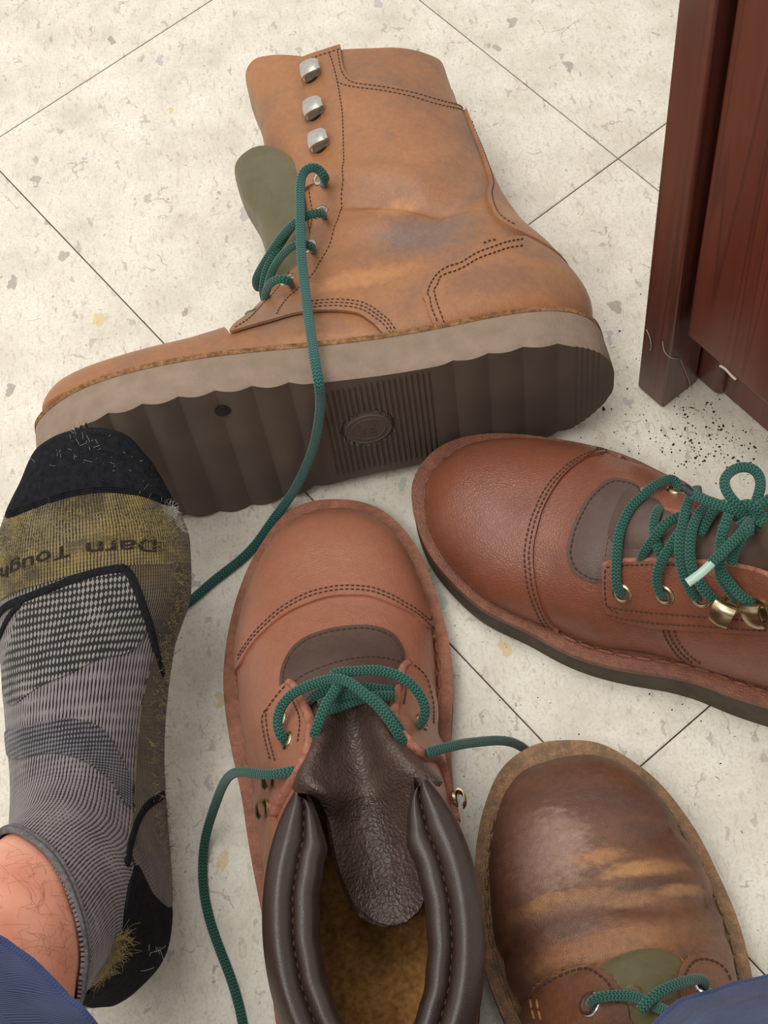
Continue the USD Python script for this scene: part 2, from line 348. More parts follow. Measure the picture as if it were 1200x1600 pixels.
WORN = leather('worn_tan_leather', lin(94, 60, 43), lin(126, 83, 56), lin(84, 61, 54), s1=14, grain=1000, bump=.35, rough=.47, amt=.7, lo=.45, hi=.65, fine=.18, coat=.0, stretch=(1., 2.0, 1.), crease=.15, csc=90,
    blobs=[(at(900, 1225, .085), (.040, .014, .05), lin(92, 60, 46), .7), (at(865, 1300, .09), (.018, .020, .05), lin(158, 128, 112), .75), (at(830, 1330, .08), (.014, .024, .05), lin(136, 104, 92), .6), (at(1020, 1335, .09), (.024, .0045, .05), lin(176, 128, 78), .8), (at(940, 1320, .09), (.014, .004, .05), lin(168, 118, 72), .7),
           (at(1030, 1365, .09), (.020, .0055, .05), lin(86, 56, 40), .8), (at(860, 1400, .085), (.026, .005, .05), lin(172, 124, 76), .75), (at(960, 1395, .09), (.034, .004, .05), lin(160, 112, 68), .6), (at(880, 1425, .085), (.026, .010, .05), lin(100, 74, 66), .7), (at(1010, 1420, .09), (.026, .006, .05), lin(110, 70, 48), .6),
           (at(820, 1480, .08), (.009, .03, .05), lin(78, 50, 38), .7), (at(960, 1465, .09), (.05, .008, .05), lin(158, 108, 68), .6), (at(1075, 1375, .08), (.012, .003, .05), lin(166, 120, 78), .7), (at(1060, 1300, .085), (.016, .012, .05), lin(96, 60, 44), .7), (at(775, 1430, .07), (.006, .03, .05), lin(84, 56, 44), .6), (at(800, 1270, .08), (.012, .022, .05), lin(112, 76, 60), .5), (at(1085, 1430, .08), (.016, .014, .05), lin(112, 76, 48), .6), (at(880, 1560, .08), (.02, .012, .05), lin(112, 66, 42), .6)])
WORN_PALE = leather('worn_pale_leather', lin(150, 100, 62), lin(176, 124, 80), lin(130, 88, 60), s1=60, grain=1200, bump=.5, rough=.7, amt=.5, fine=.25, stretch=(1, 2.5, 1))
WORN_WELT = leather('worn_welt_leather', lin(128, 96, 66), lin(156, 116, 80), lin(98, 86, 66), s1=70, grain=700, bump=.5, rough=.6, amt=.7, lo=.42, hi=.65, fine=.25)
BROWN = leather('brown_leather', lin(148, 94, 72), lin(163, 107, 83), lin(130, 79, 60), s1=16, grain=620, bump=.26, rough=.37, amt=.4, fine=.07, coat=.05)
BROWN2 = leather('russet_leather', lin(116, 67, 49), lin(134, 79, 57), lin(96, 53, 39), s1=16, grain=620, bump=.26, rough=.36, amt=.45, fine=.07, coat=.06)
BROWN_WELT = leather('brown_welt_leather', lin(132, 80, 58), lin(158, 100, 74), lin(104, 62, 46), s1=60, grain=800, bump=.35, rough=.55, amt=.5, fine=.18)
BROWN_EDGE = leather('cut_brown_edge', lin(160, 104, 84), lin(184, 126, 104), lin(120, 76, 60), s1=150, grain=1500, bump=.6, rough=.8, amt=.6, fine=.25, spec=.2)
DARK = leather('dark_brown_leather', lin(78, 60, 52), lin(92, 72, 62), lin(66, 50, 44), s1=18, grain=1000, bump=.15, rough=.43, amt=.5, fine=.10)
COLLAR = leather('padded_collar_leather', lin(50, 37, 32), lin(60, 45, 38), lin(42, 31, 27), s1=18, grain=1100, bump=.12, rough=.36, amt=.5, fine=.08, crease=.05, csc=200)
RUSSET_WELT = leather('russet_welt_leather', lin(112, 66, 48), lin(134, 82, 60), lin(84, 50, 38), s1=60, grain=800, bump=.35, rough=.5, amt=.5, fine=.18)
WRINKLED = leather('wrinkled_dark_leather', lin(68, 52, 45), lin(82, 64, 56), lin(56, 42, 36), s1=60, grain=420, bump=.5, rough=.4, amt=.4, fine=.12, crease=.35, csc=230)
SUEDE = leather('tan_suede_insole', lin(150, 106, 58), lin(178, 130, 78), lin(112, 78, 42), s1=40, grain=1600, bump=.3, rough=.9, amt=.6, fine=.35, spec=.1)
OLIVE = leather('olive_leather', lin(86, 80, 54), lin(98, 91, 62), lin(74, 68, 48), s1=25, grain=1500, bump=.1, rough=.45, amt=.5, fine=.06)
SOLE = plain('dark_rubber', lin(88, 77, 67), .62, var=.12, sc=35, bump=.12, spec=.35)
MIDSOLE = plain('taupe_rubber', lin(134, 116, 100), .7, var=.12, sc=90, bump=.5, bsc=500, spec=.3)
MIDSOLE_D = plain('brown_rubber', lin(76, 66, 54), .7, var=.2, sc=90, bump=.4, bsc=500, spec=.3)
THREAD = plain('dark_thread', lin(64, 36, 26), .7, var=.2, sc=900)
THREAD_L = plain('brown_thread', lin(120, 76, 54), .7, var=.2, sc=900)
BRASS = plain('antique_brass', lin(176, 160, 128), .3, 1.0, var=.15, sc=300)
STEEL = plain('nickel', lin(200, 196, 188), .27, 1.0, var=.1, sc=300)
BLACK = plain('black_enamel', lin(40, 36, 34), .35, .3, var=.2, sc=300)
AGLET = plain('clear_aglet', lin(150, 178, 160), .25, var=.1)
AGLET_D = plain('dark_aglet', lin(40, 46, 52), .3, var=.1)
GRIT = plain('grit', lin(52, 40, 32), .9, var=.5, sc=200)
WEB = plain('pale_fibre', lin(190, 175, 160), .8)
HAIR = plain('body_hair', lin(132, 76, 52), .5)
FUZZ = plain('yellow_fuzz', lin(150, 134, 84), .9, var=.4, sc=60)
FUZZ_D = plain('dark_fuzz', lin(40, 40, 42), .9, var=.5, sc=200)
FUZZ_L = plain('pale_lint', lin(176, 172, 160), .9)
SUBFLOOR = plain('tile_joint', lin(72, 52, 44), .9)

def lace_mat(name, dark, light):
    n = {'uv': ('uvmap', {'attribute': 'st'}), 's': ('separate_xyz', {}),
         'vx': ('math', {'math_type': 'multiply', 'value2': 8.}), 'pp': ('math', {'math_type': 'pingpong', 'value2': .5}),
         'u': ('math', {'math_type': 'multiply', 'value2': 560.}), 'a': ('math', {'math_type': 'add'}), 'tau': ('math', {'math_type': 'multiply', 'value2': 6.2832}), 'w': ('math', {'math_type': 'sine'}),
         'cv': ('math', {'math_type': 'multiply', 'value2': 16 * 3.14159 * 2}), 'cw': ('math', {'math_type': 'cosine'}), 'cm': ('math', {'math_type': 'multiply_add', 'value2': -.45, 'value3': 0.}),
         'h': ('math', {'math_type': 'add'}), 'r': ('rgb_ramp', {'ramp': [(.15, dark), (.6, light), (1., tuple(c * 1.25 for c in light))]}), 'k': ('map_range', {'from_min': -1.2, 'from_max': 1.4}),
         'b': ('bump', {'strength': .7, 'distance': .0005}), 'p': ('principled_bsdf', {'roughness': .62, 'specular_ior_level': .3, 'sheen_weight': .25})}
    return material(name, n, [('uv.UV', 's.vector'), ('s.y', 'vx.value1'), ('vx.value', 'pp.value1'), ('s.x', 'u.value1'), ('u.value', 'a.value1'), ('pp.value', 'a.value2'), ('a.value', 'tau.value1'), ('tau.value', 'w.value1'),
        ('s.y', 'cv.value1'), ('cv.value', 'cw.value1'), ('cw.value', 'cm.value1'), ('w.value', 'h.value1'), ('cm.value', 'h.value2'), ('h.value', 'k.value'), ('k.result', 'r.fac'), ('r.color', 'p.base_color'), ('k.result', 'b.height'), ('b.normal', 'p.normal')])
LACE = lace_mat('green_braid', lin(8, 38, 33), lin(28, 92, 76))
LACE_A = lace_mat('teal_braid', lin(14, 50, 47), lin(36, 94, 86))

def floor_mat():
    n = {'g': ('geometry', {}), 'oi': ('object_info', {}), 'om': ('vector_math', {'vector_math_type': 'scale'}), 'cx': ('combine_xyz', {}), 'o10': ('math', {'math_type': 'multiply', 'value2': 9.}), 'o17': ('math', {'math_type': 'multiply', 'value2': 17.}),
         'P': ('vector_math', {'math_type': 'add'}),
         'n1': ('noise_texture', {'scale': 26., 'detail': 6., 'roughness': .65}), 'r1': ('rgb_ramp', {'ramp': [(.3, lin(198, 192, 177)), (.5, lin(216, 210, 196)), (.7, lin(226, 222, 209))]}),
         'm2': ('mapping', {'scale': (1., .4, 1.), 'rotation': (0, 0, .6)}), 'n2': ('noise_texture', {'scale': 330., 'detail': 5., 'roughness': .75, 'distortion': .8}), 'k2': ('map_range', {'from_min': .53, 'from_max': .70, 'to_max': .75, 'clamp': True}), 'x2': ('mix_color', {'b': lin(168, 156, 134)}),
         'n3': ('noise_texture', {'scale': 520., 'detail': 3., 'roughness': .7}), 'k3': ('map_range', {'from_min': .48, 'from_max': .66, 'to_max': .5, 'clamp': True}), 'x3': ('mix_color', {'b': lin(190, 180, 160)}),
         'nd': ('noise_texture', {'scale': 130., 'detail': 3.}), 'nds': ('vector_math', {'math_type': 'scale', 'scale': .011}), 'Pd': ('vector_math', {'math_type': 'add'}),
         'mv': ('mapping', {'scale': (1., .55, 1.), 'rotation': (0, 0, .9)}), 'v': ('voronoi_texture', {'scale': 54., 'randomness': 1.}), 'vs': ('separate_color', {}),
         'vd': ('math', {'math_type': 'less_than', 'value2': .17}), 'vg': ('math', {'math_type': 'greater_than', 'value2': .52}), 'vm': ('math', {'math_type': 'multiply'}), 'vk': ('math', {'math_type': 'multiply', 'value2': .56}),
         'vr': ('rgb_ramp', {'interpolate': False, 'ramp': [(0, lin(120, 112, 106)), (.3, lin(160, 152, 164)), (.52, lin(206, 172, 104)), (.68, lin(132, 122, 112)), (.86, lin(150, 166, 162))]}), 'x4': ('mix_color', {}),
         'v5': ('voronoi_texture', {'scale': 210.}), 's5': ('separate_color', {}), 'd5': ('math', {'math_type': 'less_than', 'value2': .13}), 'g5': ('math', {'math_type': 'greater_than', 'value2': .86}), 'm5': ('math', {'math_type': 'multiply'}), 'q5': ('math', {'math_type': 'multiply', 'value2': .6}), 'x5': ('mix_color', {'b': lin(92, 78, 66)}),
         'v6': ('voronoi_texture', {'scale': 30., 'feature': 'distance_to_edge'}), 'd6': ('math', {'math_type': 'less_than', 'value2': .012}), 'n6': ('noise_texture', {'scale': 34., 'detail': 2.}), 'g6': ('math', {'math_type': 'greater_than', 'value2': .60}), 'm6': ('math', {'math_type': 'multiply'}), 'q6': ('math', {'math_type': 'multiply', 'value2': .4}), 'x6': ('mix_color', {'b': lin(120, 100, 88)}),
         'm7': ('mapping', {'scale': (1., .3, 1.), 'rotation': (0, 0, 2.1)}), 'v7': ('voronoi_texture', {'scale': 120.}), 's7': ('separate_color', {}), 'd7': ('math', {'math_type': 'less_than', 'value2': .17}), 'g7': ('math', {'math_type': 'greater_than', 'value2': .45}), 'e7': ('math', {'math_type': 'multiply'}), 'q7': ('math', {'math_type': 'multiply', 'value2': .42}), 'x7': ('mix_color', {'b': lin(140, 132, 120)}),
         'nr': ('noise_texture', {'scale': 12., 'detail': 3.}), 'kr': ('map_range', {'to_min': .34, 'to_max': .56}), 'b': ('bump', {'strength': .06, 'distance': .0005}),
         'p': ('principled_bsdf', {'specular_ior_level': .35})}
    l = [('oi.random', 'o10.value1'), ('oi.random', 'o17.value1'), ('o10.value', 'cx.x'), ('o17.value', 'cx.y'), ('g.position', 'P.vector1'), ('cx.vector', 'P.vector2'),
         ('P.vector', 'n1.vector'), ('n1.fac', 'r1.fac'), ('P.vector', 'm2.vector'), ('m2.vector', 'n2.vector'), ('n2.fac', 'k2.value'), ('k2.result', 'x2.fac'), ('r1.color', 'x2.a'),
         ('P.vector', 'n3.vector'), ('n3.fac', 'k3.value'), ('k3.result', 'x3.fac'), ('x2.result', 'x3.a'),
         ('P.vector', 'nd.vector'), ('nd.color', 'nds.vector1'), ('P.vector', 'Pd.vector1'), ('nds.vector', 'Pd.vector2'), ('Pd.vector', 'mv.vector'), ('mv.vector', 'v.vector'), ('v.distance', 'vd.value1'), ('v.color', 'vs.color'), ('vs.r', 'vg.value1'), ('vd.value', 'vm.value1'), ('vg.value', 'vm.value2'), ('vm.value', 'vk.value1'), ('vk.value', 'x4.fac'), ('vs.g', 'vr.fac'), ('vr.color', 'x4.b'), ('x3.result', 'x4.a'),
         ('Pd.vector', 'v5.vector'), ('v5.distance', 'd5.value1'), ('v5.color', 's5.color'), ('s5.r', 'g5.value1'), ('d5.value', 'm5.value1'), ('g5.value', 'm5.value2'), ('m5.value', 'q5.value1'), ('q5.value', 'x5.fac'), ('x4.result', 'x5.a'),
         ('Pd.vector', 'v6.vector'), ('v6.distance', 'd6.value1'), ('P.vector', 'n6.vector'), ('n6.fac', 'g6.value1'), ('d6.value', 'm6.value1'), ('g6.value', 'm6.value2'), ('m6.value', 'q6.value1'), ('q6.value', 'x6.fac'), ('x5.result', 'x6.a'), ('x6.result', 'x7.a'), ('x7.result', 'p.base_color'), ('Pd.vector', 'm7.vector'), ('m7.vector', 'v7.vector'), ('v7.distance', 'd7.value1'), ('v7.color', 's7.color'), ('s7.r', 'g7.value1'), ('d7.value', 'e7.value1'), ('g7.value', 'e7.value2'), ('e7.value', 'q7.value1'), ('q7.value', 'x7.fac'),
         ('P.vector', 'nr.vector'), ('nr.fac', 'kr.value'), ('kr.result', 'p.roughness'), ('n2.fac', 'b.height'), ('b.normal', 'p.normal')]
    n.pop('om')
    return material('vinyl_tile', n, l)
TILE = floor_mat()

def wood(name, c1, c2, rough=.32):
    n = {'g': ('geometry', {}), 'm': ('mapping', {'scale': (1., 1., .045)}), 'n': ('noise_texture', {'scale': 130., 'detail': 4., 'distortion': .3}), 'r': ('rgb_ramp', {'ramp': [(.35, c1), (.62, c2)]}),
         'm2': ('mapping', {'scale': (1., 1., .03)}), 'w': ('noise_texture', {'scale': 60., 'detail': 1., 'distortion': .2}), 'w2': ('math', {'math_type': 'multiply', 'value2': 30.}), 'w3': ('math', {'math_type': 'sine'}), 'k': ('map_range', {'from_min': .82, 'from_max': 1., 'to_max': .55, 'clamp': True}), 'x': ('mix_color', {'b': tuple(c * .45 for c in c1)}),
         'b': ('bump', {'strength': .1, 'distance': .0005}), 'p': ('principled_bsdf', {'roughness': rough, 'coat_weight': .25, 'coat_roughness': .2})}
    return material(name, n, [('g.position', 'm.vector'), ('m.vector', 'n.vector'), ('n.fac', 'r.fac'), ('g.position', 'm2.vector'), ('m2.vector', 'w.vector'), ('w.fac', 'w2.value1'), ('w2.value', 'w3.value1'), ('w3.value', 'k.value'), ('k.result', 'x.fac'), ('r.color', 'x.a'), ('x.result', 'p.base_color'), ('n.fac', 'b.height'), ('b.normal', 'p.normal')])
CHERRY = wood('cherry_post', lin(84, 42, 32), lin(98, 50, 38))
CHERRY2 = wood('cherry_door', lin(92, 38, 24), lin(104, 46, 30))

def knit(name, light, dark, pu, pv, kind='rib', dens=.0, camo=None):
    """knitted wool over the sock's own (u, v) in metres: pu, pv are the stitch pitches."""
    n = {'uv': ('uvmap', {'attribute': 'st'}), 's': ('separate_xyz', {}), 'nz': ('noise_texture', {'scale': 160., 'detail': 3.}), 'nzk': ('map_range', {'to_min': -1.2, 'to_max': 1.2}),
         'a': ('math', {'math_type': 'multiply_add', 'value2': 6.2832 / pu}), 'b': ('math', {'math_type': 'multiply_add', 'value2': 6.2832 / pv}), 'sa': ('math', {'math_type': 'sine'}), 'sb': ('math', {'math_type': 'sine'}),
         'n2': ('noise_texture', {'scale': 70., 'detail': 4., 'roughness': .7}), 'k2': ('map_range', {'from_min': .3, 'from_max': .7, 'to_min': -.5, 'to_max': .5}),
         'ma': ('math', {'math_type': 'multiply', 'value2': .30 if kind == 'rib' else .9}), 'h0': ('math', {'math_type': 'add'}), 'h': ('math', {'math_type': 'add'}),
         'k': ('map_range', {'from_min': -1.1 + dens, 'from_max': .9 + dens, 'clamp': True}), 'r': ('rgb_ramp', {'ramp': [(.42, dark), (.58, light)]}), 'nd': ('noise_texture', {'scale': 46., 'detail': 6., 'roughness': .75}), 'kd': ('map_range', {'from_min': .47, 'from_max': .60, 'clamp': True, 'to_max': .75 if camo else 0.}), 'xd': ('mix_color', {'b': tuple(1.3 * c for c in dark)}), 'gp': ('vector_math', {'math_type': 'add', 'vector2': (3., 5., 1.)}),
         'g': ('geometry', {}), 'nc': ('noise_texture', {'scale': 28., 'detail': 4.}), 'kc': ('map_range', {'from_min': .42, 'from_max': .6, 'clamp': True, 'to_max': .7 if camo else 0.}), 'xc': ('mix_color', {'b': camo or light, 'blend_type': 'mix'}),
         'x': ('mix_color', {}), 'bp': ('bump', {'strength': .5, 'distance': .00016}), 'p': ('principled_bsdf', {'roughness': .9, 'specular_ior_level': .1, 'sheen_weight': .2})}
    l = [('uv.UV', 's.vector'), ('g.position', 'nz.vector'), ('nz.fac', 'nzk.value'), ('s.x', 'a.value1'), ('s.y', 'b.value1'), ('nzk.result', 'a.value3'), ('nzk.result', 'b.value3'), ('a.value', 'sa.value1'), ('b.value', 'sb.value1'),
         ('sa.value', 'ma.value1'), ('ma.value', 'h0.value1'), ('sb.value', 'h0.value2'), ('g.position', 'n2.vector'), ('n2.fac', 'k2.value'), ('k2.result', 'h.value2'), ('h0.value', 'h.value1'), ('h.value', 'k.value'), ('k.result', 'r.fac'),
         ('g.position', 'nc.vector'), ('nc.fac', 'kc.value'), ('kc.result', 'xc.fac'), ('r.color', 'xc.a'), ('r.color', 'x.a'), ('g.position', 'gp.vector1'), ('gp.vector', 'nd.vector'), ('nd.fac', 'kd.value'), ('kd.result', 'xd.fac'), ('xc.result', 'xd.a'), ('xd.result', 'x.b'), ('k.result', 'x.fac'), ('x.result', 'p.base_color'), ('h.value', 'bp.height'), ('bp.normal', 'p.normal')]
    if not camo:                                            # plain wool: stitches of one colour
        l = [x for x in l if x[1] != 'p.base_color'] + [('r.color', 'p.base_color')]
    return material(name, n, l)
KNIT_RIB = knit('grey_rib_knit', lin(124, 116, 115), lin(42, 35, 40), .0042, .0021, dens=-.28)
KNIT_DOT = knit('dotted_knit', lin(128, 123, 116), lin(40, 38, 38), .0024, .0021, kind='dot', dens=.4)
KNIT_BAND = knit('dark_band_knit', lin(104, 100, 104), lin(42, 39, 44), .0018, .0018, kind='dot', dens=.25)
KNIT_CAMO = knit('olive_camo_knit', lin(118, 108, 86), lin(44, 39, 32), .0014, .0016, dens=-.25, camo=lin(128, 108, 44))
KNIT_BROWN = knit('brown_camo_knit', lin(92, 80, 62), lin(40, 35, 29), .0012, .0014, dens=-.15, camo=lin(96, 80, 42))
GREY_YARN = plain('grey_yarn', lin(98, 94, 94), .95, var=.3, sc=500, bump=.6, bsc=900, spec=.1)
YARN = plain('dark_yarn', lin(46, 40, 36), .95, var=.4, sc=700, bump=.6, bsc=900, spec=.1)
WOOL_BLACK = plain('black_wool', lin(27, 28, 31), .95, var=.35, sc=300, bump=.8, bsc=900, spec=.1, sheen=.0)

SKIN = material('skin', {'g': ('geometry', {}), 'n': ('noise_texture', {'scale': 45., 'detail': 5.}), 'r': ('rgb_ramp', {'ramp': [(.3, lin(206, 132, 108)), (.7, lin(226, 160, 134))]}), 'n2': ('noise_texture', {'scale': 500., 'detail': 3.}), 'b': ('bump', {'strength': .25, 'distance': .0005}),
    'p': ('principled_bsdf', {'roughness': .5, 'subsurface_weight': .25, 'subsurface_scale': .004, 'specular_ior_level': .35})}, [('g.position', 'n.vector'), ('n.fac', 'r.fac'), ('r.color', 'p.base_color'), ('g.position', 'n2.vector'), ('n2.fac', 'b.height'), ('b.normal', 'p.normal')])
NAVY = material('navy_twill', {'g': ('geometry', {}), 'm': ('mapping', {'rotation': (.5, .3, .7)}), 'w': ('wave_texture', {'scale': 330., 'distortion': .6}), 'n': ('noise_texture', {'scale': 40., 'detail': 5.}), 'r': ('rgb_ramp', {'ramp': [(.3, lin(50, 60, 94)), (.7, lin(68, 80, 118))]}), 'x': ('mix_color', {'blend_type': 'multiply', 'fac': .12}),
    'n2': ('noise_texture', {'scale': 30., 'detail': 5., 'distortion': 1.}), 'h': ('math', {'math_type': 'multiply_add', 'value2': 6.}), 'b': ('bump', {'strength': .5, 'distance': .0006}), 'p': ('principled_bsdf', {'roughness': .85, 'specular_ior_level': .2, 'sheen_weight': .1})},
    [('g.position', 'm.vector'), ('m.vector', 'w.vector'), ('g.position', 'n.vector'), ('n.fac', 'r.fac'), ('r.color', 'x.a'), ('w.color', 'x.b'), ('x.result', 'p.base_color'), ('g.position', 'n2.vector'), ('n2.fac', 'h.value1'), ('w.fac', 'h.value3'), ('h.value', 'b.height'), ('b.normal', 'p.normal')])

# ------------------------------------------------------------------ floor and cabinet
TS, TA, TO = .3048, -1.0365, np.array([-.227, .7627])
TU, TV = np.array([math.cos(TA), math.sin(TA)]), np.array([-math.sin(TA), math.cos(TA)])
floor = Thing('floor', 'cream speckled vinyl tile floor under the boots', 'floor', kind='structure')
sub = trimesh.creation.box(bounds=[[-2.2, -1.8, -.012], [2.2, 2.6, -.0032]]); floor.part('subfloor', sub, SUBFLOOR, smooth=False)
for i in range(-4, 8):
    for j in range(-4, 5):
        g, b = .00042, .0007
        o = [np.array([i * TS + g, j * TS + g]), np.array([(i + 1) * TS - g, (j + 1) * TS - g])]
        def ring(d, z): 
            (x0, y0), (x1, y1) = o[0] + d, o[1] - d
            return [np.append(TO + x * TU + y * TV, z) for x, y in ((x0, y0), (x1, y0), (x1, y1), (x0, y1))]
        V = np.array(ring(0, -.003) + ring(0, -.0003) + ring(b, 0.))
        Fq = [[3, 2, 1, 0]] + [[k + 4 * r, (k + 1) % 4 + 4 * r, (k + 1) % 4 + 4 * r + 4, k + 4 * r + 4] for r in (0, 1) for k in range(4)] + [[8, 9, 10, 11]]
        floor.part('tile', (V, np.array(Fq)), TILE, smooth=False)

CD, CN = np.array([.5, -.866, 0]), np.array([.866, .5, 0]); CO = np.array([.1614, .4828, 0])
def cab(x0, x1, y0, y1, z0, z1, r=.002):
    m = rounded_box(x0, x1, y0, y1, z0, z1, r); v, f = verts(m)
    V = CO + v[:, :1] * CD + v[:, 1:2] * CN + v[:, 2:] * [0, 0, 1.]
    if trimesh.Trimesh(V, f, process=False).volume < 0: f = f[:, ::-1]
    return V, f
cabinet = Thing('cabinet', 'dark cherry wood cabinet standing on the floor behind the laced brown boot', 'cabinet', CO)
cabinet.part('corner_post', cab(0, .0215, 0, .028, 0, .74, .0018), CHERRY, 30)
cabinet.part('door', cab(.0255, .13, .007, .026, .0735, .72, .0015), CHERRY2, 30)
cabinet.part('side_panel', cab(.001, .019, .026, .42, .001, .74, .001), CHERRY, 30)
cabinet.part('side_panel', cab(.118, .129, .03, .42, .001, .74, .001), CHERRY, 30)
cabinet.part('foot_block', cab(.0185, .0385, .0285, .06, .0008, .10, .004), CHERRY, 30)
cabinet.part('base_board', cab(.0375, .13, .0335, .052, .0005, .15, .001), CHERRY2, 30)
cabinet.part('bottom_shelf', cab(.019, .13, .03, .42, .155, .172, .001), CHERRY2, 30)
cabinet.part('cabinet_top', cab(-.01, .14, -.01, .43, .74, .765, .002), CHERRY2, 30)
web = crom([at(1039, 519, 0) * 0 + CO + CD * a + CN * b + np.array([0, 0, c]) for a, b, c in ((.016, -.0006, .064), (.019, -.0006, .056), (.0221, .002, .052), (.0222, .008, .045), (.0222, .013, .031), (.0222, .019, .013), (.0222, .022, .001))], 6)
for w_, pts in enumerate([web, crom([CO + CD * a + CN * -.0005 + np.array([0, 0, c]) for a, c in ((.003, .062), (.006, .058), (.008, .05), (.0075, .046))], 6)]):
    m, uv = tube(pts, .0005, seg=6, step=.001); cabinet.part('cobweb_strand', m, WEB, True)
m, uv = tube(crom([CO + CD * a + CN * .0062 + np.array([0, 0, c]) for a, c in ((.052, .0735), (.056, .0745), (.060, .0735), (.064, .0733))], 6), .0016, .0008, seg=6); cabinet.part('pale_chip', m, WEB, True)

grit = []
ico = trimesh.creation.icosphere(1, 1.)
def crumbs(n, c, sx, sy, r0, r1):
    for _ in range(n):
        p = at(c[0] + rng.normal() * sx, c[1] + rng.normal() * sy); r = rng.uniform(r0, r1) * rng.uniform(.4, 1)
        v = np.array(ico.vertices) * [1, rng.uniform(.5, 1.6), .6] * r * (1 + .3 * rng.normal(size=(len(ico.vertices), 1)) * .5)
        a = rng.uniform(0, 6.3); R = np.array([[math.cos(a), -math.sin(a), 0], [math.sin(a), math.cos(a), 0], [0, 0, 1]])
        grit.append((v @ R.T + p + [0, 0, r * .5], np.array(ico.faces)))
crumbs(190, (1110, 700), 55, 30, .0002, .0008); crumbs(6, (1110, 690), 40, 20, .0008, .0013); crumbs(110, (1030, 665), 70, 34, .00015, .0005); crumbs(40, (1090, 640), 25, 14, .0003, .0008)
crumbs(60, (960, 560), 60, 60, .0002, .0006); crumbs(60, (750, 1100), 200, 160, .0002, .0004); crumbs(40, (1080, 1080), 60, 25, .0002, .0005); crumbs(2, (945, 642), 3, 3, .0012, .002)
g = Thing('floor_grit', 'scattered dark grit and crumbs on the floor in front of the cabinet', 'grit', kind='stuff'); g.part('crumbs', join(grit), GRIT, 60, kind='stuff')

# ------------------------------------------------------------------ shared boot pieces
def welt_stitch(boot, outline, d, z, a0, a1, pitch, length, r, keep=None):
    q = resample(np.vstack([inset(outline, d)] + [inset(outline, d)[:1]]), 1.)
    P = boot.O + (q[:, :1] * boot.A + q[:, 1:2] * boot.B + z(q[:, 0])[:, None] * boot.C) / 1000
    ok = (q[:, 0] > a0) & (q[:, 0] < a1)
    s = np.flatnonzero(~ok)
    if len(s): P, ok = np.roll(P, -s[0], 0), np.roll(ok, -s[0])
    return stitches(P[ok], pitch, length, r)
def hook(fr, k=1., s=1.):
    """a speed hook: riveted base plate and a rolled tongue standing over it."""
    O, X, Y, Z = fr
    base = lathe([(.0001, -.0004), (.0044 * k, -.0004), (.0044 * k, .0008), (.0001, .0011)], O, X, Y, Z)
    prof = crom([(-.0052, .0012), (-.0012, .0014), (.0022, .0022), (.0034, .0040), (.0018, .0062), (-.0020, .0066), (-.0052, .0058), (-.0066, .0046)], 5) * k
    rows = []
    for i, (x, z) in enumerate(prof):
        t = i / (len(prof) - 1); w = (.0026 + .0012 * math.sin(math.pi * min(1, t * 1.1)) ** 1 + .0012 * t) * k
        if t > .85: w *= 1 - .35 * (t - .85) / .15
        rows.append([O + X * x * s + Y * y * w + Z * (z - .0007 * k * y * y) for y in (-1, -.5, 0, .5, 1)])
    R = np.array(rows); th = .0005 * k
    du = np.gradient(R, axis=0); dv = np.gradient(R, axis=1); N = unit(np.cross(du, dv))
    V = np.concatenate([(R + N * th).reshape(-1, 3), (R - N * th).reshape(-1, 3)]); n, m = R.shape[:2]; fs = []
    for i in range(n - 1):
        for j in range(m - 1):
            a = i * m + j; fs += [[a, a + 1, a + m + 1, a + m], [a + n * m, a + m + n * m, a + m + 1 + n * m, a + 1 + n * m]]
    rim = [i for i in range(m)] + [i * m + m - 1 for i in range(1, n)] + [(n - 1) * m + j for j in range(m - 2, -1, -1)] + [i * m for i in range(n - 2, 0, -1)]
    for a, b in zip(rim, rim[1:] + rim[:1]): fs.append([b, a, a + n * m, b + n * m])
    f = np.array(fs)
    tri = np.vstack([f[:, [0, 1, 2]], f[:, [0, 2, 3]]])
    if trimesh.Trimesh(V, tri, process=False).volume < 0: tri = tri[:, ::-1]
    return base, (V, tri)

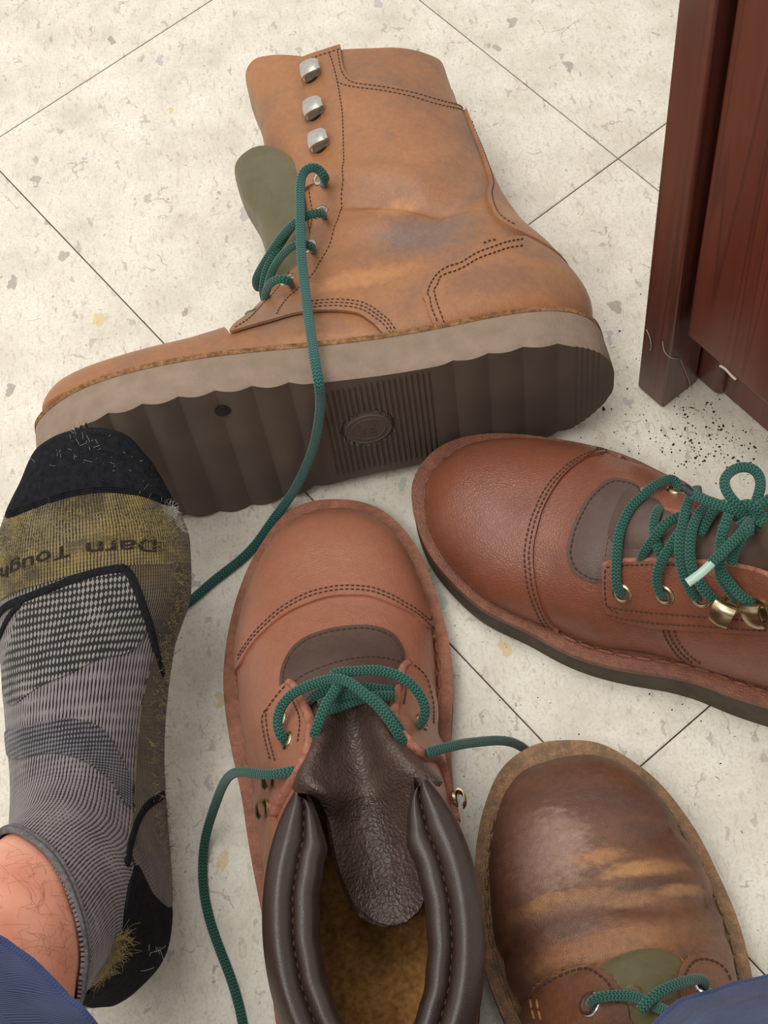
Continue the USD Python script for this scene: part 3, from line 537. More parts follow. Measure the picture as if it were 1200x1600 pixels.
# ------------------------------------------------------------------ tall boot lying on its side
sl = .05; nn = math.hypot(1, sl)
AX = unit([-1, -.025, 0]); BX = unit(np.array([0, sl, 1]) - AX * (AX @ [0, sl, 1])); CX = np.cross(AX, BX)
A_ = Boot((.1447, .4567, .0015), AX, BX, CX, [
    ((320, 38), (321, 31), 66, 4, .6, 2, 2), ((316, 47), (320, 29), 64, 20, .75, 2, 2.5), ((305, 54), (310, 27), 62, 34, .85, 2.2, 4), ((284, 58), (286, 24), 60, 45, .88, 2.2, 4),
    ((255, 62), (255, 21), 58, 50, .88, 2.2, 4), ((227, 67), (224, 20), 56, 51, .88, 2.1, 4), ((208, 74), (192, 20), 55, 49, .86, 2.1, 4), ((195, 86), (158, 20), 54, 46, .84, 2.1, 4),
    ((184, 99), (118, 20), 54, 43, .80, 2.1, 4), ((175, 113), (74, 20), 54, 42, .74, 2.1, 3.5), ((169, 127), (26, 21), 54, 41, .62, 2.1, 2.6), ((166, 142), (9, 48), 54, 40, .58, 2.1, 2.2),
    ((164, 158), (19, 80), 54, 39, .54, 2.1, 2.2), ((163, 175), (33, 112), 53, 38, .5, 2.1, 2.1), ((162, 196), (41, 148), 52, 38, .5, 2.1, 2.1), ((162, 219), (44, 185), 51, 38.5, .5, 2.1, 2.1),
    ((161, 242), (46, 215), 51, 39, .5, 2.1, 2.1), ((160, 266), (47, 240), 51, 39.5, .5, 2.1, 2.1), ((159, 292), (48, 270), 51, 40, .5, 2.1, 2.1)],
    disp=lambda a, b, c, u, v: -.0055 * np.exp(-((a * 1000 - 85 + .9 * (c * 1000 - 110)) / 16) ** 2) * np.exp(-((c * 1000 - 108) / 30) ** 2) * (v > 0)
        - .0085 * np.exp(-((c * 1000 - 124 - .35 * (a * 1000 - 100)) / 7.5) ** 2) * np.exp(-((a * 1000 - 100) / 40) ** 2) + .0045 * np.exp(-((c * 1000 - 142 - .35 * (a * 1000 - 100)) / 9) ** 2) * np.exp(-((a * 1000 - 105) / 34) ** 2) + .0035 * np.exp(-((c * 1000 - 103 - .25 * (a * 1000 - 100)) / 9) ** 2) * np.exp(-((a * 1000 - 125) / 34) ** 2)
        + .003 * (meshkit.fbm(np.stack([a, b * 0 + 3, c], -1) * 22, 3, 5) - .5) * np.clip((c - .05) / .04, 0, 1))
tall = Thing('work_boot', 'tall tan leather boot lying on its side with its ribbed dark sole showing', 'boot', (-.02, .56, 0))
# sole: outlines (a, b) of the tread, b = 0 the edge on the floor
so = crom([(6, 60), (11, 76), (24, 89), (46, 97), (74, 99), (105, 99), (135, 101), (170, 106), (205, 112), (238, 115), (265, 113), (290, 105), (308, 93), (322, 78), (327, 66), (324, 50), (313, 33), (296, 16), (272, 5), (245, 0), (212, 0), (185, 5), (155, 9), (120, 10), (88, 9), (55, 9), (30, 14), (13, 30), (6, 45)], 8, True)
aa = np.concatenate([[5.9, 6.2, 7, 8.5, 10.5], np.arange(12.5, 322, .62), [322.5, 324, 325.3, 326.2, 326.8, 327]])
from shapely.geometry import Polygon, LineString
pg = Polygon(so)
lo, hi = [], []
for x in aa:
    L = pg.intersection(LineString([(x, -50), (x, 200)])); bb = np.array(L.coords)[:, 1] if L.geom_type == 'LineString' and not L.is_empty else np.array([60., 60.])
    lo.append(bb.min()); hi.append(bb.max())
lo, hi = np.array(lo), np.array(hi)
def spring(a): return np.clip((a - 235) / 92, 0, None) ** 2 * 12
def tread(a, b):
    rip = (1 - np.abs(np.cos(np.pi * (a - 172) / 19.2))) * 2.4
    rip2 = (1 - np.abs(np.cos(np.pi * (a - 28) / 36 * 1.9))) * 1.8
    rib = np.where(np.sin(2 * np.pi * a / 3.1) > 0, .0, .9); rib2 = rib * .45
    k = lambda x0, x1: np.clip((a - x0) / 1.2, 0, 1) * np.clip((x1 - a) / 1.2, 0, 1)
    h = rip * k(172, 287.2) + rip2 * k(30, 104) + rib * k(287.5, 340) + rib * k(106, 168) * np.clip(np.minimum(b - 14, 96 - b) / 2, 0, 1) * 1. + rib * k(0, 29) * .5
    d = np.hypot(a - 145, b - 55)
    return np.where(d < 15.2, np.where(d > 13.6, 2.4, .2), h) 
bt = lambda a: -4 + spring(a) - 0 * a
tp = lambda a: 21 + spring(a) * .8
NB = 40; ring = []
for x, l, h in zip(aa, lo, hi):
    t = np.linspace(0, 1, NB); b = l + (h - l) * t
    c = bt(x) + tread(np.full(NB, x), b)
    up = tp(x); mid = (c[-1] * .35 + up * .65, c[0] * .35 + up * .65); w = min(1.2, (h - l) * .2)
    ring.append([(x, bb, cc) for bb, cc in zip(b, c)] + [(x, h + w, c[-1] + 2), (x, h + w * .6, mid[0]), (x, h - .2, up), (x, (l + h) / 2, up), (x, l + .2, up), (x, l - w * .6, mid[1]), (x, l - w, c[0] + 2)])
R = np.array(ring); n, m = R.shape[:2]
P = A_.w(R[..., 0].ravel(), R[..., 1].ravel(), R[..., 2].ravel())
i, j = np.meshgrid(np.arange(n - 1), np.arange(m), indexing='ij'); j2 = (j + 1) % m
f = np.stack([i * m + j, i * m + j2, (i + 1) * m + j2, (i + 1) * m + j], -1).reshape(-1, 4)
tread_face = (np.broadcast_to(j < NB - 1, i.shape)).ravel()
tri = np.vstack([f[:, [0, 1, 2]], f[:, [0, 2, 3]]]); tf = np.concatenate([tread_face, tread_face])
caps = np.array([[0, k + 1, k] for k in range(1, m - 1)] + [[(n - 1) * m, (n - 1) * m + k, (n - 1) * m + k + 1] for k in range(1, m - 1)])
if trimesh.Trimesh(P, np.vstack([tri, caps]), process=False).volume < 0: tri, caps = tri[:, ::-1], caps[:, ::-1]
def sub_mesh(f): 
    u, k = np.unique(f, return_inverse=True); return P[u], k.reshape(-1, 3)
tall.part('outsole_tread', sub_mesh(tri[tf]), SOLE, 25, label='dark rippled rubber tread')
tall.part('midsole', sub_mesh(np.vstack([tri[~tf], caps])), MIDSOLE, 35, label='taupe rubber sole side')
fr = (A_.w(145, 55, bt(145) + .3), A_.A, A_.B, -A_.C)
tall.part('sole_emblem', join([lathe([(.0001, -.0008), (.0134, -.0008), (.0134, .0006), (.0128, .0011), (.0120, .0006), (.0001, .0005)], *fr), lathe([(.0102, 0), (.0102, .0008), (.0095, .0011), (.0088, .0008), (.0088, 0)], *fr),
    place_text('Jim', .0042, (fr[0] + A_.A * .0035 + fr[3] * .0003, -A_.B, -A_.A, fr[3]), .0006), place_text('Green', .0042, (fr[0] - A_.A * .0028 + fr[3] * .0003, -A_.B, -A_.A, fr[3]), .0006)]), SOLE, 30, label='round moulded maker emblem')
sp = lathe([(.0001, -.001), (.0042, -.001), (.0042, .0003), (.0001, .0004)], A_.w(219, 97, bt(219) + .6), A_.A, A_.B, -A_.C); tall.part('sole_spot', sp, BLACK, 30, label='small black round spot on tread')
rimo = inset(so, -.3)
tall.part('welt', slab(A_, rimo, lambda a: tp(a) - .5, lambda a: tp(a) + 2.6, 4), TAN_EDGE, 30)
tall.part('welt_stitching', welt_stitch(A_, so, 3.6, lambda a: tp(a) + 2.7, 0, 330, .0042, .0034, .0005), THREAD_L, 60, kind='stuff')

# upper
up_v = lambda uv: np.column_stack([uv[:, 0], -uv[:, 1]])
edge_px = [(359, 519), (372, 505), (387, 495), (410, 470), (444, 432), (462, 399), (477, 369), (480, 309), (480, 256), (476, 211), (465, 150), (459, 112)]
edge = A_.curve(edge_px, 5)
front_top = A_.curve([(459, 108), (464, 98), (474, 91), (500, 82), (532, 72)], 4)
collar = A_.curve([(532, 76), (560, 74), (590, 73), (642, 75), (680, 87), (708, 103), (725, 119)], 4)
col_end = collar[-1]
half = np.vstack([front_top, collar, [[col_end[0] - .05, .96], [col_end[0] - .08, 1.]]])
cut0 = edge[0]
body = np.vstack([[[.0, 0.]], [[.0, 1.]], [[col_end[0] - .08, 1.]], half[::-1], edge[::-1], [[cut0[0] - .12, 0.]]])
bodyL = body; bodyR = up_v(body)
tall.part('upper', A_.patch(bodyL, .0022, -.0032, 2.4), TAN, 50)
tall.part('upper', A_.patch(bodyR, .0022, -.0022, 4.), TAN, 50, label='inner side of the leg, mostly hidden')
# quarter overlay
vamp_seam = A_.curve([(361, 521), (390, 512), (429, 501), (461, 492), (490, 488), (525, 487), (560, 492), (583, 507), (601, 525), (608, 533)], 5)
qtop = A_.curve([(532, 73), (534, 90), (537, 106), (544, 120), (554, 127), (580, 131), (612, 136), (650, 144), (687, 155), (733, 176)], 5)
q = np.vstack([edge, front_top, qtop, [[qtop[-1][0] - .05, .995]], [[10.2, .995]], [[10.0, .86]], [[vamp_seam[-1][0], min(.93, vamp_seam[-1][1] + .12)]], vamp_seam[::-1]])
tall.part('quarter', A_.patch(q, .0016, 0.0, 1.9), TAN, 50)
tall.part('quarter', A_.patch(up_v(q), .0016, 0.0, 4), TAN, 50)
counter_e = A_.curve([(818, 376), (795, 377), (770, 385), (735, 399), (700, 415), (680, 425), (668, 440), (662, 458), (666, 480), (675, 507)], 5)
cn = np.vstack([[[counter_e[0][0], .998]], counter_e, [[counter_e[-1][0], .9]], [[10.0, .93]], [[10.3, .998]]])
tall.part('heel_counter', A_.patch(cn, .0017, .0016, 2.5), TAN, 50); tall.part('heel_counter', A_.patch(up_v(cn), .0017, .0016, 4), TAN, 50)
back_e = A_.curve([(734, 177), (741, 200), (748, 230), (757, 272), (758, 300), (762, 328), (775, 350), (800, 366)], 5)
bs = np.vstack([back_e, [[back_e[-1][0], .999]], [[back_e[0][0] - .1, .999]]])
tall.part('backstay', A_.patch(bs, .0026, .0015, 2.5), TAN, 50); tall.part('backstay', A_.patch(up_v(bs), .0026, .0015, 4), TAN, 50)
def ut(name, *a, **k): return tall.part(name, *a, **k)
S_ = []
off = lambda px, dx, dy: [(x + dx, y + dy) for x, y in px]
S_.append(A_.stitch(A_.curve([(367, 516), (392, 500), (416, 475), (450, 435), (469, 401), (484, 368), (487, 309), (487, 256), (482, 211), (472, 150), (466, 112), (470, 103), (480, 97), (505, 88), (530, 80)], 5), .0017, .0029, .002))
S_.append(A_.stitch(A_.curve([(515, 84), (522, 105), (530, 140), (536, 180), (538, 230), (538, 280), (535, 310), (530, 345), (517, 385), (503, 410), (483, 440), (455, 465), (437, 487), (432, 497)], 5), .0017, .0029, .002))
S_.append(A_.stitch(A_.curve([(528, 82), (531, 98), (534, 112), (543, 126), (554, 132), (580, 136), (612, 141), (650, 149), (687, 160), (731, 181)], 5), .0017, .0029, .002))
S_.append(A_.stitch(A_.curve([(526, 130), (545, 137), (580, 142), (612, 147), (650, 156), (687, 167), (733, 188)], 5), .0017, .0029, .002))
for dy, dx in ((-4, 2), (-9, 4), (-14, 6)):
    S_.append(A_.stitch(A_.curve([(470 + dx, 490 + dy), (490 + dx, 487 + dy), (525 + dx, 485 + dy), (562 + dx, 490 + dy), (587 + dx, 505 + dy), (606 + dx, 523 + dy), (613 + dx, 531 + dy)], 5), .0017, .0029, .002))
for e in (5, 15):
    S_.append(A_.stitch(A_.curve([(815, 376 + e), (790, 380 + e), (770, 387 + e), (737, 401 + e), (704, 417 + e), (688, 426 + e * .9), (672 + e * .8, 442 + e * .6), (664 + e, 460 + e * .2), (668 + e, 480), (677 + e, 505)], 5), .0037, .0029, .002))
S_.append(A_.stitch(A_.curve([(740, 190), (745, 215), (753, 250), (762, 285), (763, 305), (768, 328), (781, 348), (800, 360)], 5), .0042, .0029, .002))
S_.append(A_.stitch(A_.curve([(754, 384), (760, 381), (766, 379), (773, 378)], 3), .0017, .003, .0016, .0007))
for x in S_: tall.part('stitching', x, THREAD, 60, kind='stuff')
hooks = A_.pick([(488, 121), (493, 180), (501, 231)])
for h_ in hooks:
    fr = A_.frame(h_, .0017); O, X, Y, Z = fr
    Xh = unit(A_.A - Z * (A_.A @ Z)); Yh = np.cross(Z, Xh)
    b_, t_ = hook((O, Xh, Yh, Z), 1.28, 1.)
    k = tall.part('lace_hook', t_, STEEL, 40, label='nickel speed hook'); tall.part('rivet_plate', b_, BLACK, 40, under=k)
eyes = A_.pick([(503, 281), (503, 335), (486, 388), (452, 441)])
for e in eyes:
    k = tall.part('eyelet', eyelet(A_.frame(e, .0016), 1.12), STEEL, 40, label='nickel eyelet')
    fr = A_.frame(e, .0026); tall.part('eyelet_lettering', place_text('JIM.GREEN.', .0011, fr, .00015, ring=.0041, start=2.0, gap=1.35), BLACK, 40, under=k)
# tongue and its olive lining flap
def aloc(px, py, b):                                        # point of the boot's plane b (mm) seen at a pixel
    n = A_.B; d = ray(px, py); c = A_.O + n * b / 1000
    return EYE + d * (((c - EYE) @ n) / (d @ n))
def arch(tips, base_a, half_w, b0=52, mid=None):
    rows = []
    for px, py in tips:
        a, _, c = A_.local(aloc(px, py, b0 + half_w * .45))
        rows.append([A_.w(base_a(c), b0 + half_w, c), A_.w(a * .62 + base_a(c) * .38, b0 + half_w * .93, c), A_.w(a - 1.5, b0 + half_w * .62, c), A_.w(a + 1, b0 + half_w * .2, c), A_.w(a + 1, b0 - half_w * .2, c), A_.w(a - 1.5, b0 - half_w * .6, c), A_.w(a * .6 + base_a(c) * .4, b0 - half_w * .9, c), A_.w(base_a(c), b0 - half_w, c)])
    return rows
tg = Loft(arch([(452, 330), (440, 270), (417, 226), (410, 200), (399, 159), (386, 125), (380, 80), (380, 50)], lambda c: 134, 33, 51), 21, A_.A + A_.B)
tg.su, tg.sv = 16, 110
top = tg.curve([(478, 96), (474, 89), (451, 86), (417, 87), (397, 93), (386, 107), (384, 125)], 5)
v1 = top[-1][1]
pol = np.vstack([[[0.05, .03]], [[top[0][0], .03]], top, [[top[-1][0] - .1, min(.9, v1 + .25)]], [[top[-1][0] - .6, .97]], [[.05, .97]]])
tall.part('tongue', tg.patch(pol, .0022, -.0022, 3), TAN, 50)
ov = Loft(arch([(440, 470), (422, 400), (406, 342), (385, 305), (371, 270), (362, 235), (356, 210)], lambda c: 150, 25, 54), 21, A_.A + A_.B)
ov.su, ov.sv = 16, 80
top = ov.curve([(466, 262), (451, 247), (440, 238), (425, 231), (410, 229), (397, 232), (382, 241), (371, 255), (369, 266)], 5)
pol = np.vstack([[[0.05, .04]], [[top[0][0] - .3, .04]], top, [[top[-1][0] - .2, min(.9, top[-1][1] + .25)]], [[top[-1][0] - .8, .96]], [[.05, .96]]])
tall.part('olive_tongue', ov.patch(pol, .0010, 0, 3), OLIVE, 50, label='olive smooth leather tongue layer'); tall.part('tongue_backing', ov.patch(pol, .0014, -.0014, 3), TAN_EDGE, 50)
# laces
def pz(pts): return crom([at(x, y, z / 1000) for x, y, z in pts], 8)
def lace(t, P, mat=LACE, w=.0064, h=.0030, up=None, name='lace'):
    up = unit(EYE - resample(P, .0015)) if up is None else up
    mm, uv = tube(P, w, h, up=up); return t.part(name, mm, mat, uv=uv)
e0, e1, e2, e3 = [A_.frame(e, .002)[0] for e in eyes]
zz = lambda p: p[2] * 1000
P = crom(np.vstack([[e0 - [0, 0, .004]], [at(x, y, z / 1000) for x, y, z in ((507, 277, 100), (499, 266, 104), (487, 262, 107), (476, 268, 107), (470, 285, 106), (469, 330, 106), (470, 380, 106), (474, 430, 107), (480, 480, 110), (487, 530, 115), (494, 575, 117), (499, 605, 112), (500, 640, 92), (493, 685, 66), (480, 725, 44), (462, 762, 24), (445, 788, 9), (425, 815, 3.2), (395, 856, 2.2), (362, 886, 2.2), (330, 911, 2.2), (290, 945, 2.2), (250, 968, 2.2))]]), 8)
lace(tall, P, LACE_A, .0054, .0028)
P = crom(np.vstack([[e1 - [0, 0, .004]], [at(x, y, z / 1000) for x, y, z in ((500, 333, 98), (485, 335, 100), (466, 345, 98), (447, 362, 90), (425, 392, 78), (408, 420, 66), (400, 440, 56), (405, 450, 48), (415, 440, 45), (430, 420, 45))]]), 8); lace(tall, P, LACE, .0050)
P = crom(np.vstack([[at(x, y, z / 1000) for x, y, z in ((470, 340, 82), (455, 356, 84), (440, 378, 82), (424, 405, 74), (414, 430, 66), (411, 455, 58), (414, 470, 52))]]), 8); lace(tall, P, LACE, .0047)
P = crom(np.vstack([[e2 - [0, 0, .004]], [at(x, y, z / 1000) for x, y, z in ((484, 384, 98), (470, 381, 100), (455, 386, 98), (440, 400, 90), (428, 418, 80), (420, 440, 70), (417, 460, 60), (422, 468, 52))]]), 8); lace(tall, P, LACE, .0047)
P = crom(np.vstack([[e3 - [0, 0, .004]], [at(x, y, z / 1000) for x, y, z in ((450, 439, 98), (440, 436, 100), (428, 439, 98), (419, 448, 92), (415, 460, 84), (416, 474, 74))]]), 8); lace(tall, P, LACE, .0048)
P = crom([at(x, y, z / 1000) for x, y, z in ((404, 486, 84), (398, 490, 88), (391, 492, 86), (388, 496, 76))], 8); lace(tall, P, LACE, .0050)
P = crom([at(x, y, z / 1000) for x, y, z in ((456, 395, 72), (448, 405, 70), (440, 420, 66), (432, 440, 60))], 8); lace(tall, P, LACE, .0046)

# ------------------------------------------------------------------ standing boots
Z3 = np.array([0, 0, 1.])
def frame2(O, d):
    d = unit([d[0], d[1], 0]); return (O[0], O[1], 0.), d, np.array([-d[1], d[0], 0]), Z3
def half_widths(outline):
    pg = Polygon(outline)
    def f(a):
        L = pg.intersection(LineString([(a, -200), (a, 200)])); y = np.array(L.coords)[:, 1]
        return y.min(), y.max()
    return f
def foot_stations(hw, L, ins):
    """the front stations of a standing boot: (a of T, c of T, a of B, inset) -> station with o, w from the outline."""
    out = []
    for (ta, tc, ba, bc, i, p0, nT, nB) in L:
        lo, hi = hw((ta + ba * 2) / 3 if ba > 150 else max(ba, 150)); out.append(((ta, tc), (ba, bc), (lo + hi) / 2, (hi - lo) / 2 - i, p0, nT, nB))
    return out
def side(q, s=1): return np.column_stack([q[:, 0], s * np.abs(q[:, 1])])
def band(boot, front, ends=.82, u_toe=0.):
    """everything toe-ward of a (u, v) curve that runs from one side to the other."""
    q = front if front[0][1] < front[-1][1] else front[::-1]
    return np.vstack([[[u_toe, -ends]], [[q[0][0], -ends]], q, [[q[-1][0], ends]], [[u_toe, ends]]])

# --- the worn tan boot
outD = crom([(325, 2), (326, 16), (319, 34), (307, 45), (291, 54), (272, 61), (251, 66), (232, 68), (212, 67), (195, 64), (160, 56), (120, 50), (80, 47), (40, 44), (12, 34), (0, 12), (0, -6), (10, -26), (35, -40), (80, -46), (120, -49), (155, -51), (186, -54), (205, -56), (223, -56), (240, -54), (259, -51), (279, -45), (296, -37), (310, -26), (320, -14)], 8, True)
D_ = Boot(*frame2((.0865, -.0586), (-.0465, .9989)), foot_stations(half_widths(outD), [
    (313, 30, 314, 27, 24, .6, 2, 2), (310, 42, 311, 26, 15, .8, 2.1, 2.6), (300, 55, 303, 25, 10.5, .85, 2.2, 4), (280, 66, 282, 25, 8.5, .88, 2.25, 4), (255, 71, 255, 25, 8, .88, 2.2, 4), (228, 74, 226, 25, 8, .88, 2.1, 4),
    (205, 80, 195, 25, 9, .86, 2.0, 4)], 8) + [((188, 90), (158, 25), 5, 46, .84, 2, 4), ((176, 101), (118, 26), 1, 43, .8, 2, 4), ((167, 114), (74, 27), 0, 41, .74, 2, 3.5), ((160, 128), (22, 28), 0, 40, .62, 2.1, 2.6), ((154, 146), (4, 55), 0, 40, .57, 2, 2.2), ((148, 165), (12, 95), 0, 40, .53, 2, 2), ((142, 200), (28, 140), 0, 42, .5, 2, 2), ((140, 240), (32, 190), 0, 44, .5, 2, 2)],
    disp=lambda a, b, c, u, v: -.0030 * np.exp(-((a * 1000 - 226 - 5 * np.sin(b * 60)) / 5.) ** 2) - .0026 * np.exp(-((a * 1000 - 250 + b * 260) / 6) ** 2) * np.clip(-b * 50 + .2, 0, 1) - .002 * np.exp(-((a * 1000 - 205 + b * 100) / 5) ** 2) + .0016 * (meshkit.fbm(np.stack([a * 1.5, b * .7, c], -1) * 40, 3, 3) - .5))
worn = Thing('work_boot', 'scuffed tan leather boot worn under a navy trouser leg, creased across the toes', 'boot', (.082, .05, 0))
worn.part('outsole', slab(D_, inset(outD, .6), lambda a: 0 * a + .3 + np.clip((a - 240) / 85, 0, None) ** 2 * 6, lambda a: 0 * a + 19), MIDSOLE_D, 30, label='dark brown rubber sole')
worn.part('welt', slab(D_, outD, lambda a: 0 * a + 18.5, lambda a: 0 * a + 24, 4), WORN_WELT, 30, label='scuffed pale brown welt')
worn.part('welt_stitching', welt_stitch(D_, outD, 6.2, lambda a: 24.3 + 0 * a, 60, 294, 9.5 / 1000, .0078, .0011), WORN_WELT, 60, kind='stuff')
for s in (1, -1):
    pol = np.array([[.0, 0], [D_.u1, 0], [D_.u1, 1.], [.0, 1.]]) * [1, s]
    tfl = D_.pick([(1000, 1500)])[0][0]
    pol = np.array([[0., 0]] + [[tfl + .15, 0]] + [[tfl + .5, .16]] + [[D_.u1, .16], [D_.u1, 1.], [0, 1.]]) * [1, s]
    worn.part('upper', D_.patch(pol, .0022, -.0022, 2.5), WORN, 50)
flapL = [(834, 1560), (840, 1545), (860, 1529), (882, 1518), (905, 1511), (928, 1512), (948, 1522), (966, 1542), (980, 1568), (990, 1597)]
flapR = [(1062, 1580), (1057, 1550), (1057, 1527), (1066, 1505), (1090, 1493), (1118, 1499), (1136, 1516), (1143, 1543)]
def flap(q, s):
    return np.vstack([q, [[D_.u1 - 2, q[-1][1]]], [[D_.u1 - 2, q[0][1]]]])
qL, qR = D_.curve(flapL, 5), D_.curve(flapR, 5)
pL = np.vstack([qL, [[qL[-1][0] + 4, qL[-1][1]]], [[qL[-1][0] + 4, .62]], [[qL[0][0], .62]]]); pR = np.vstack([qR[::-1], [[qR[0][0] + 4, qR[0][1]]], [[qR[0][0] + 4, -.62]], [[qR[-1][0], -.62]]])
worn.part('lace_flap', D_.patch(pL, .0018, .0008, 2.5), WORN, 50); worn.part('lace_flap', D_.patch(pR, .0018, .0008, 2.5), WORN, 50)
fz = []
for q in (qL[:-2], qR[1:]):
    P0 = D_.line(q, .0012)
    for k in range(420):
        i = rng.uniform(0, len(P0) - 1.001); b = P0[int(i)] + (P0[int(i) + 1] - P0[int(i)]) * (i % 1)
        c = D_.line(np.array([[q[:, 0].mean() + 1.2, np.mean(q[:, 1])]]), 0)[0]
        d = unit(unit(b - c) + rng.normal(size=3) * .45 + [0, 0, .15]); fz.append(np.array([b - d * .0004, b + d * rng.uniform(.0004, .0020)]))
worn.curves('frayed_edge', fz, .00022, TAN_EDGE)
worn.part('stitching', D_.stitch(D_.curve([(843, 1551), (862, 1536), (884, 1525), (905, 1519), (924, 1520), (941, 1529), (957, 1546), (971, 1572)], 5), .0028, .0034, .0025, .0006), THREAD, 60, kind='stuff')
worn.part('stitching', D_.stitch(D_.curve([(1066, 1548), (1067, 1530), (1075, 1512), (1092, 1503), (1112, 1507), (1127, 1520), (1137, 1544)], 5), .0028, .0034, .0025, .0006), THREAD, 60, kind='stuff')
worn.part('stitching', join([D_.stitch(D_.curve([(834 + k, 1562), (837 + k, 1580), (842 + k, 1598)], 4), .0028, .005, .0042, .0007) for k in (3, 13)]), WORN_PALE, 60, kind='stuff')
tq = D_.curve([(925, 1530), (944, 1512), (958, 1502), (976, 1494), (992, 1489), (1008, 1487), (1024, 1487), (1040, 1491), (1052, 1497), (1062, 1506), (1075, 1520)], 5)
pt = np.vstack([tq, [[tq[-1][0] + 3, tq[-1][1]]], [[tq[0][0] + 3, tq[0][1]]]])
worn.part('tongue', D_.patch(pt, .0014, .0002, 2.5), OLIVE, 50, label='olive smooth leather tongue')
fr = D_.frame(D_.pick([(988, 1557)])[0], .0016); worn.part('tongue_emblem', lathe([(.0040, -.0003), (.0046, .0003), (.0052, -.0003)], *fr), OLIVE, 40); worn.part('tongue_emblem', lathe([(.0015, -.0003), (.0020, .0003), (.0025, -.0003)], *fr), OLIVE, 40)
for px in ((928, 1572), (1095, 1552)):
    fr = D_.frame(D_.pick([px])[0], .0026); k = worn.part('eyelet', eyelet(fr, 1.25), STEEL, 40, label='nickel eyelet')
    worn.part('eyelet_lettering', place_text('JIM.GREEN.', .0015, D_.frame(D_.pick([px])[0], .0037), .00018, ring=.0046, start=2.2, gap=1.3), BLACK, 40, under=k)
def on(boot, pts):                                          # pixels with a height (mm) above the boot's surface
    uv = boot.pick([p[:2] for p in pts]); return np.array([boot.line(q[None], p[2] / 1000)[0] for q, p in zip(uv, pts)])
lace(worn, crom(on(D_, [(929, 1573, 0.5), (936, 1572, 5.5), (955, 1569, 7), (983, 1569, 6), (1005, 1576, 6), (1022, 1584, 5), (1040, 1592, 4), (1060, 1600, 3)]), 8), LACE, .0048)
lace(worn, crom(on(D_, [(1096, 1551, 0.5), (1090, 1552, 6), (1078, 1557, 8.5), (1062, 1567, 9.5), (1044, 1580, 9.5), (1030, 1592, 9), (1018, 1603, 8)]), 8), LACE, .0048)

# --- a pair of brown cap toe boots
def sole_pair(t, B, out, mat_w, z_out, z_welt, stitch_a0, r=.0013, z_low=lambda a: 0 * a + .3):
    t.part('outsole', slab(B, inset(out, .5), z_low, z_out), MIDSOLE_D, 30, label='dark rubber sole')
    t.part('welt', slab(B, out, lambda a: z_out(a) - .2, z_welt, 4), mat_w, 30)
    t.part('welt_stitching', welt_stitch(B, out, 7.4, lambda a: z_welt(a) + .1, stitch_a0, 312, .0102, .0090, r), mat_w, 60, kind='stuff')
ramp = lambda a: np.clip((190 - a) / 120, 0, 1)
zo = lambda a: 11 + 10 * ramp(a) ** 1.2; zw = lambda a: 15 + 10 * ramp(a) ** 1.2
def brown_stations(out, shaft):
    hw = half_widths(out); T = float(out[:, 0].max())
    k = T - 312
    return foot_stations(hw, [(302 + k, 18, 303 + k, 16, 24, .6, 2, 2), (295 + k, 30, 299 + k, 15, 17, .8, 2.1, 2.6), (285 + k, 39, 289 + k, 15, 12, .85, 2.2, 4), (267 + k, 46.5, 270 + k, 15, 9.5, .88, 2.2, 4), (243, 52, 243, 15, 8.5, .88, 2.1, 4), (218, 60, 214, 15, 8.5, .88, 2.05, 4),
        (201, 68, 183, 15.5, 9, .86, 2.0, 4)], 7) + shaft

# centre boot, unlaced
outB = crom([(311, 8), (310, 20), (305, 31), (290, 44), (273, 54), (252, 62), (226, 68), (203, 70), (185, 69), (163, 66), (141, 62), (117, 59), (90, 55), (55, 50), (24, 48), (-5, 40), (-22, 25), (-28, 0), (-22, -25), (-5, -41), (24, -50), (55, -51), (90, -49), (125, -48), (158, -49), (179, -52), (200, -54), (223, -53), (247, -49), (267, -44), (285, -36), (298, -26), (307, -12)], 8, True)
B_ = Boot(*frame2((-.0487, .1254), (.0802, .9968)), brown_stations(outB, [((187, 77), (150, 17), 7, 50, .84, 2, 4), ((173, 86), (112, 20), 3, 47.5, .8, 2, 4), ((159, 95), (70, 23), -1, 46.5, .74, 2, 3.5), ((146, 103), (0, 25), -4, 46, .62, 2.1, 2.6), ((136, 111), (-24, 48), -6, 44.5, .58, 2, 2.2),
    ((127, 119), (-30, 72), -7.5, 44, .54, 2, 2), ((120, 126), (-33, 96), -8.5, 43.5, .5, 2, 2), ((114, 133), (-34, 114), -9.5, 43.5, .5, 2, 2), ((112, 140), (-34, 126), -9.5, 43.5, .5, 2, 2), ((110, 148), (-34, 137), -9.5, 43.5, .5, 2, 2)]))
bb = Thing('ankle_boot', 'unlaced brown cap-toe boot standing open with dark padded collar, toe pointing away', 'boot', (-.03, .28, 0))
sole_pair(bb, B_, outB, BROWN_WELT, zo, zw, 55)
capB = [(368, 1060), (377, 1040), (392, 1013), (413, 989), (437, 968), (458, 955), (480, 945), (500, 938), (522, 933), (545, 932), (567, 932), (592, 938), (616, 948), (636, 957), (652, 968), (667, 981), (678, 994), (685, 1012)]
capS = [(376, 1026), (386, 1010), (398, 993), (416, 974), (437, 955), (458, 941), (480, 930), (507, 922), (535, 918), (552, 918), (567, 919), (584, 922), (600, 928), (617, 936), (632, 945), (649, 955), (665, 969), (680, 988)]
edgeL = [(453, 1068), (463, 1075), (469, 1088), (476, 1102), (483, 1117), (487, 1129), (487, 1141), (485, 1160), (480, 1187), (472, 1204), (461, 1221), (444, 1248), (432, 1272)]
edgeR = [(635, 1038), (627, 1045), (621, 1067), (618, 1080), (616, 1095), (614, 1110), (617, 1128), (624, 1146), (640, 1165), (667, 1184), (690, 1205), (707, 1226), (720, 1252), (727, 1280)]
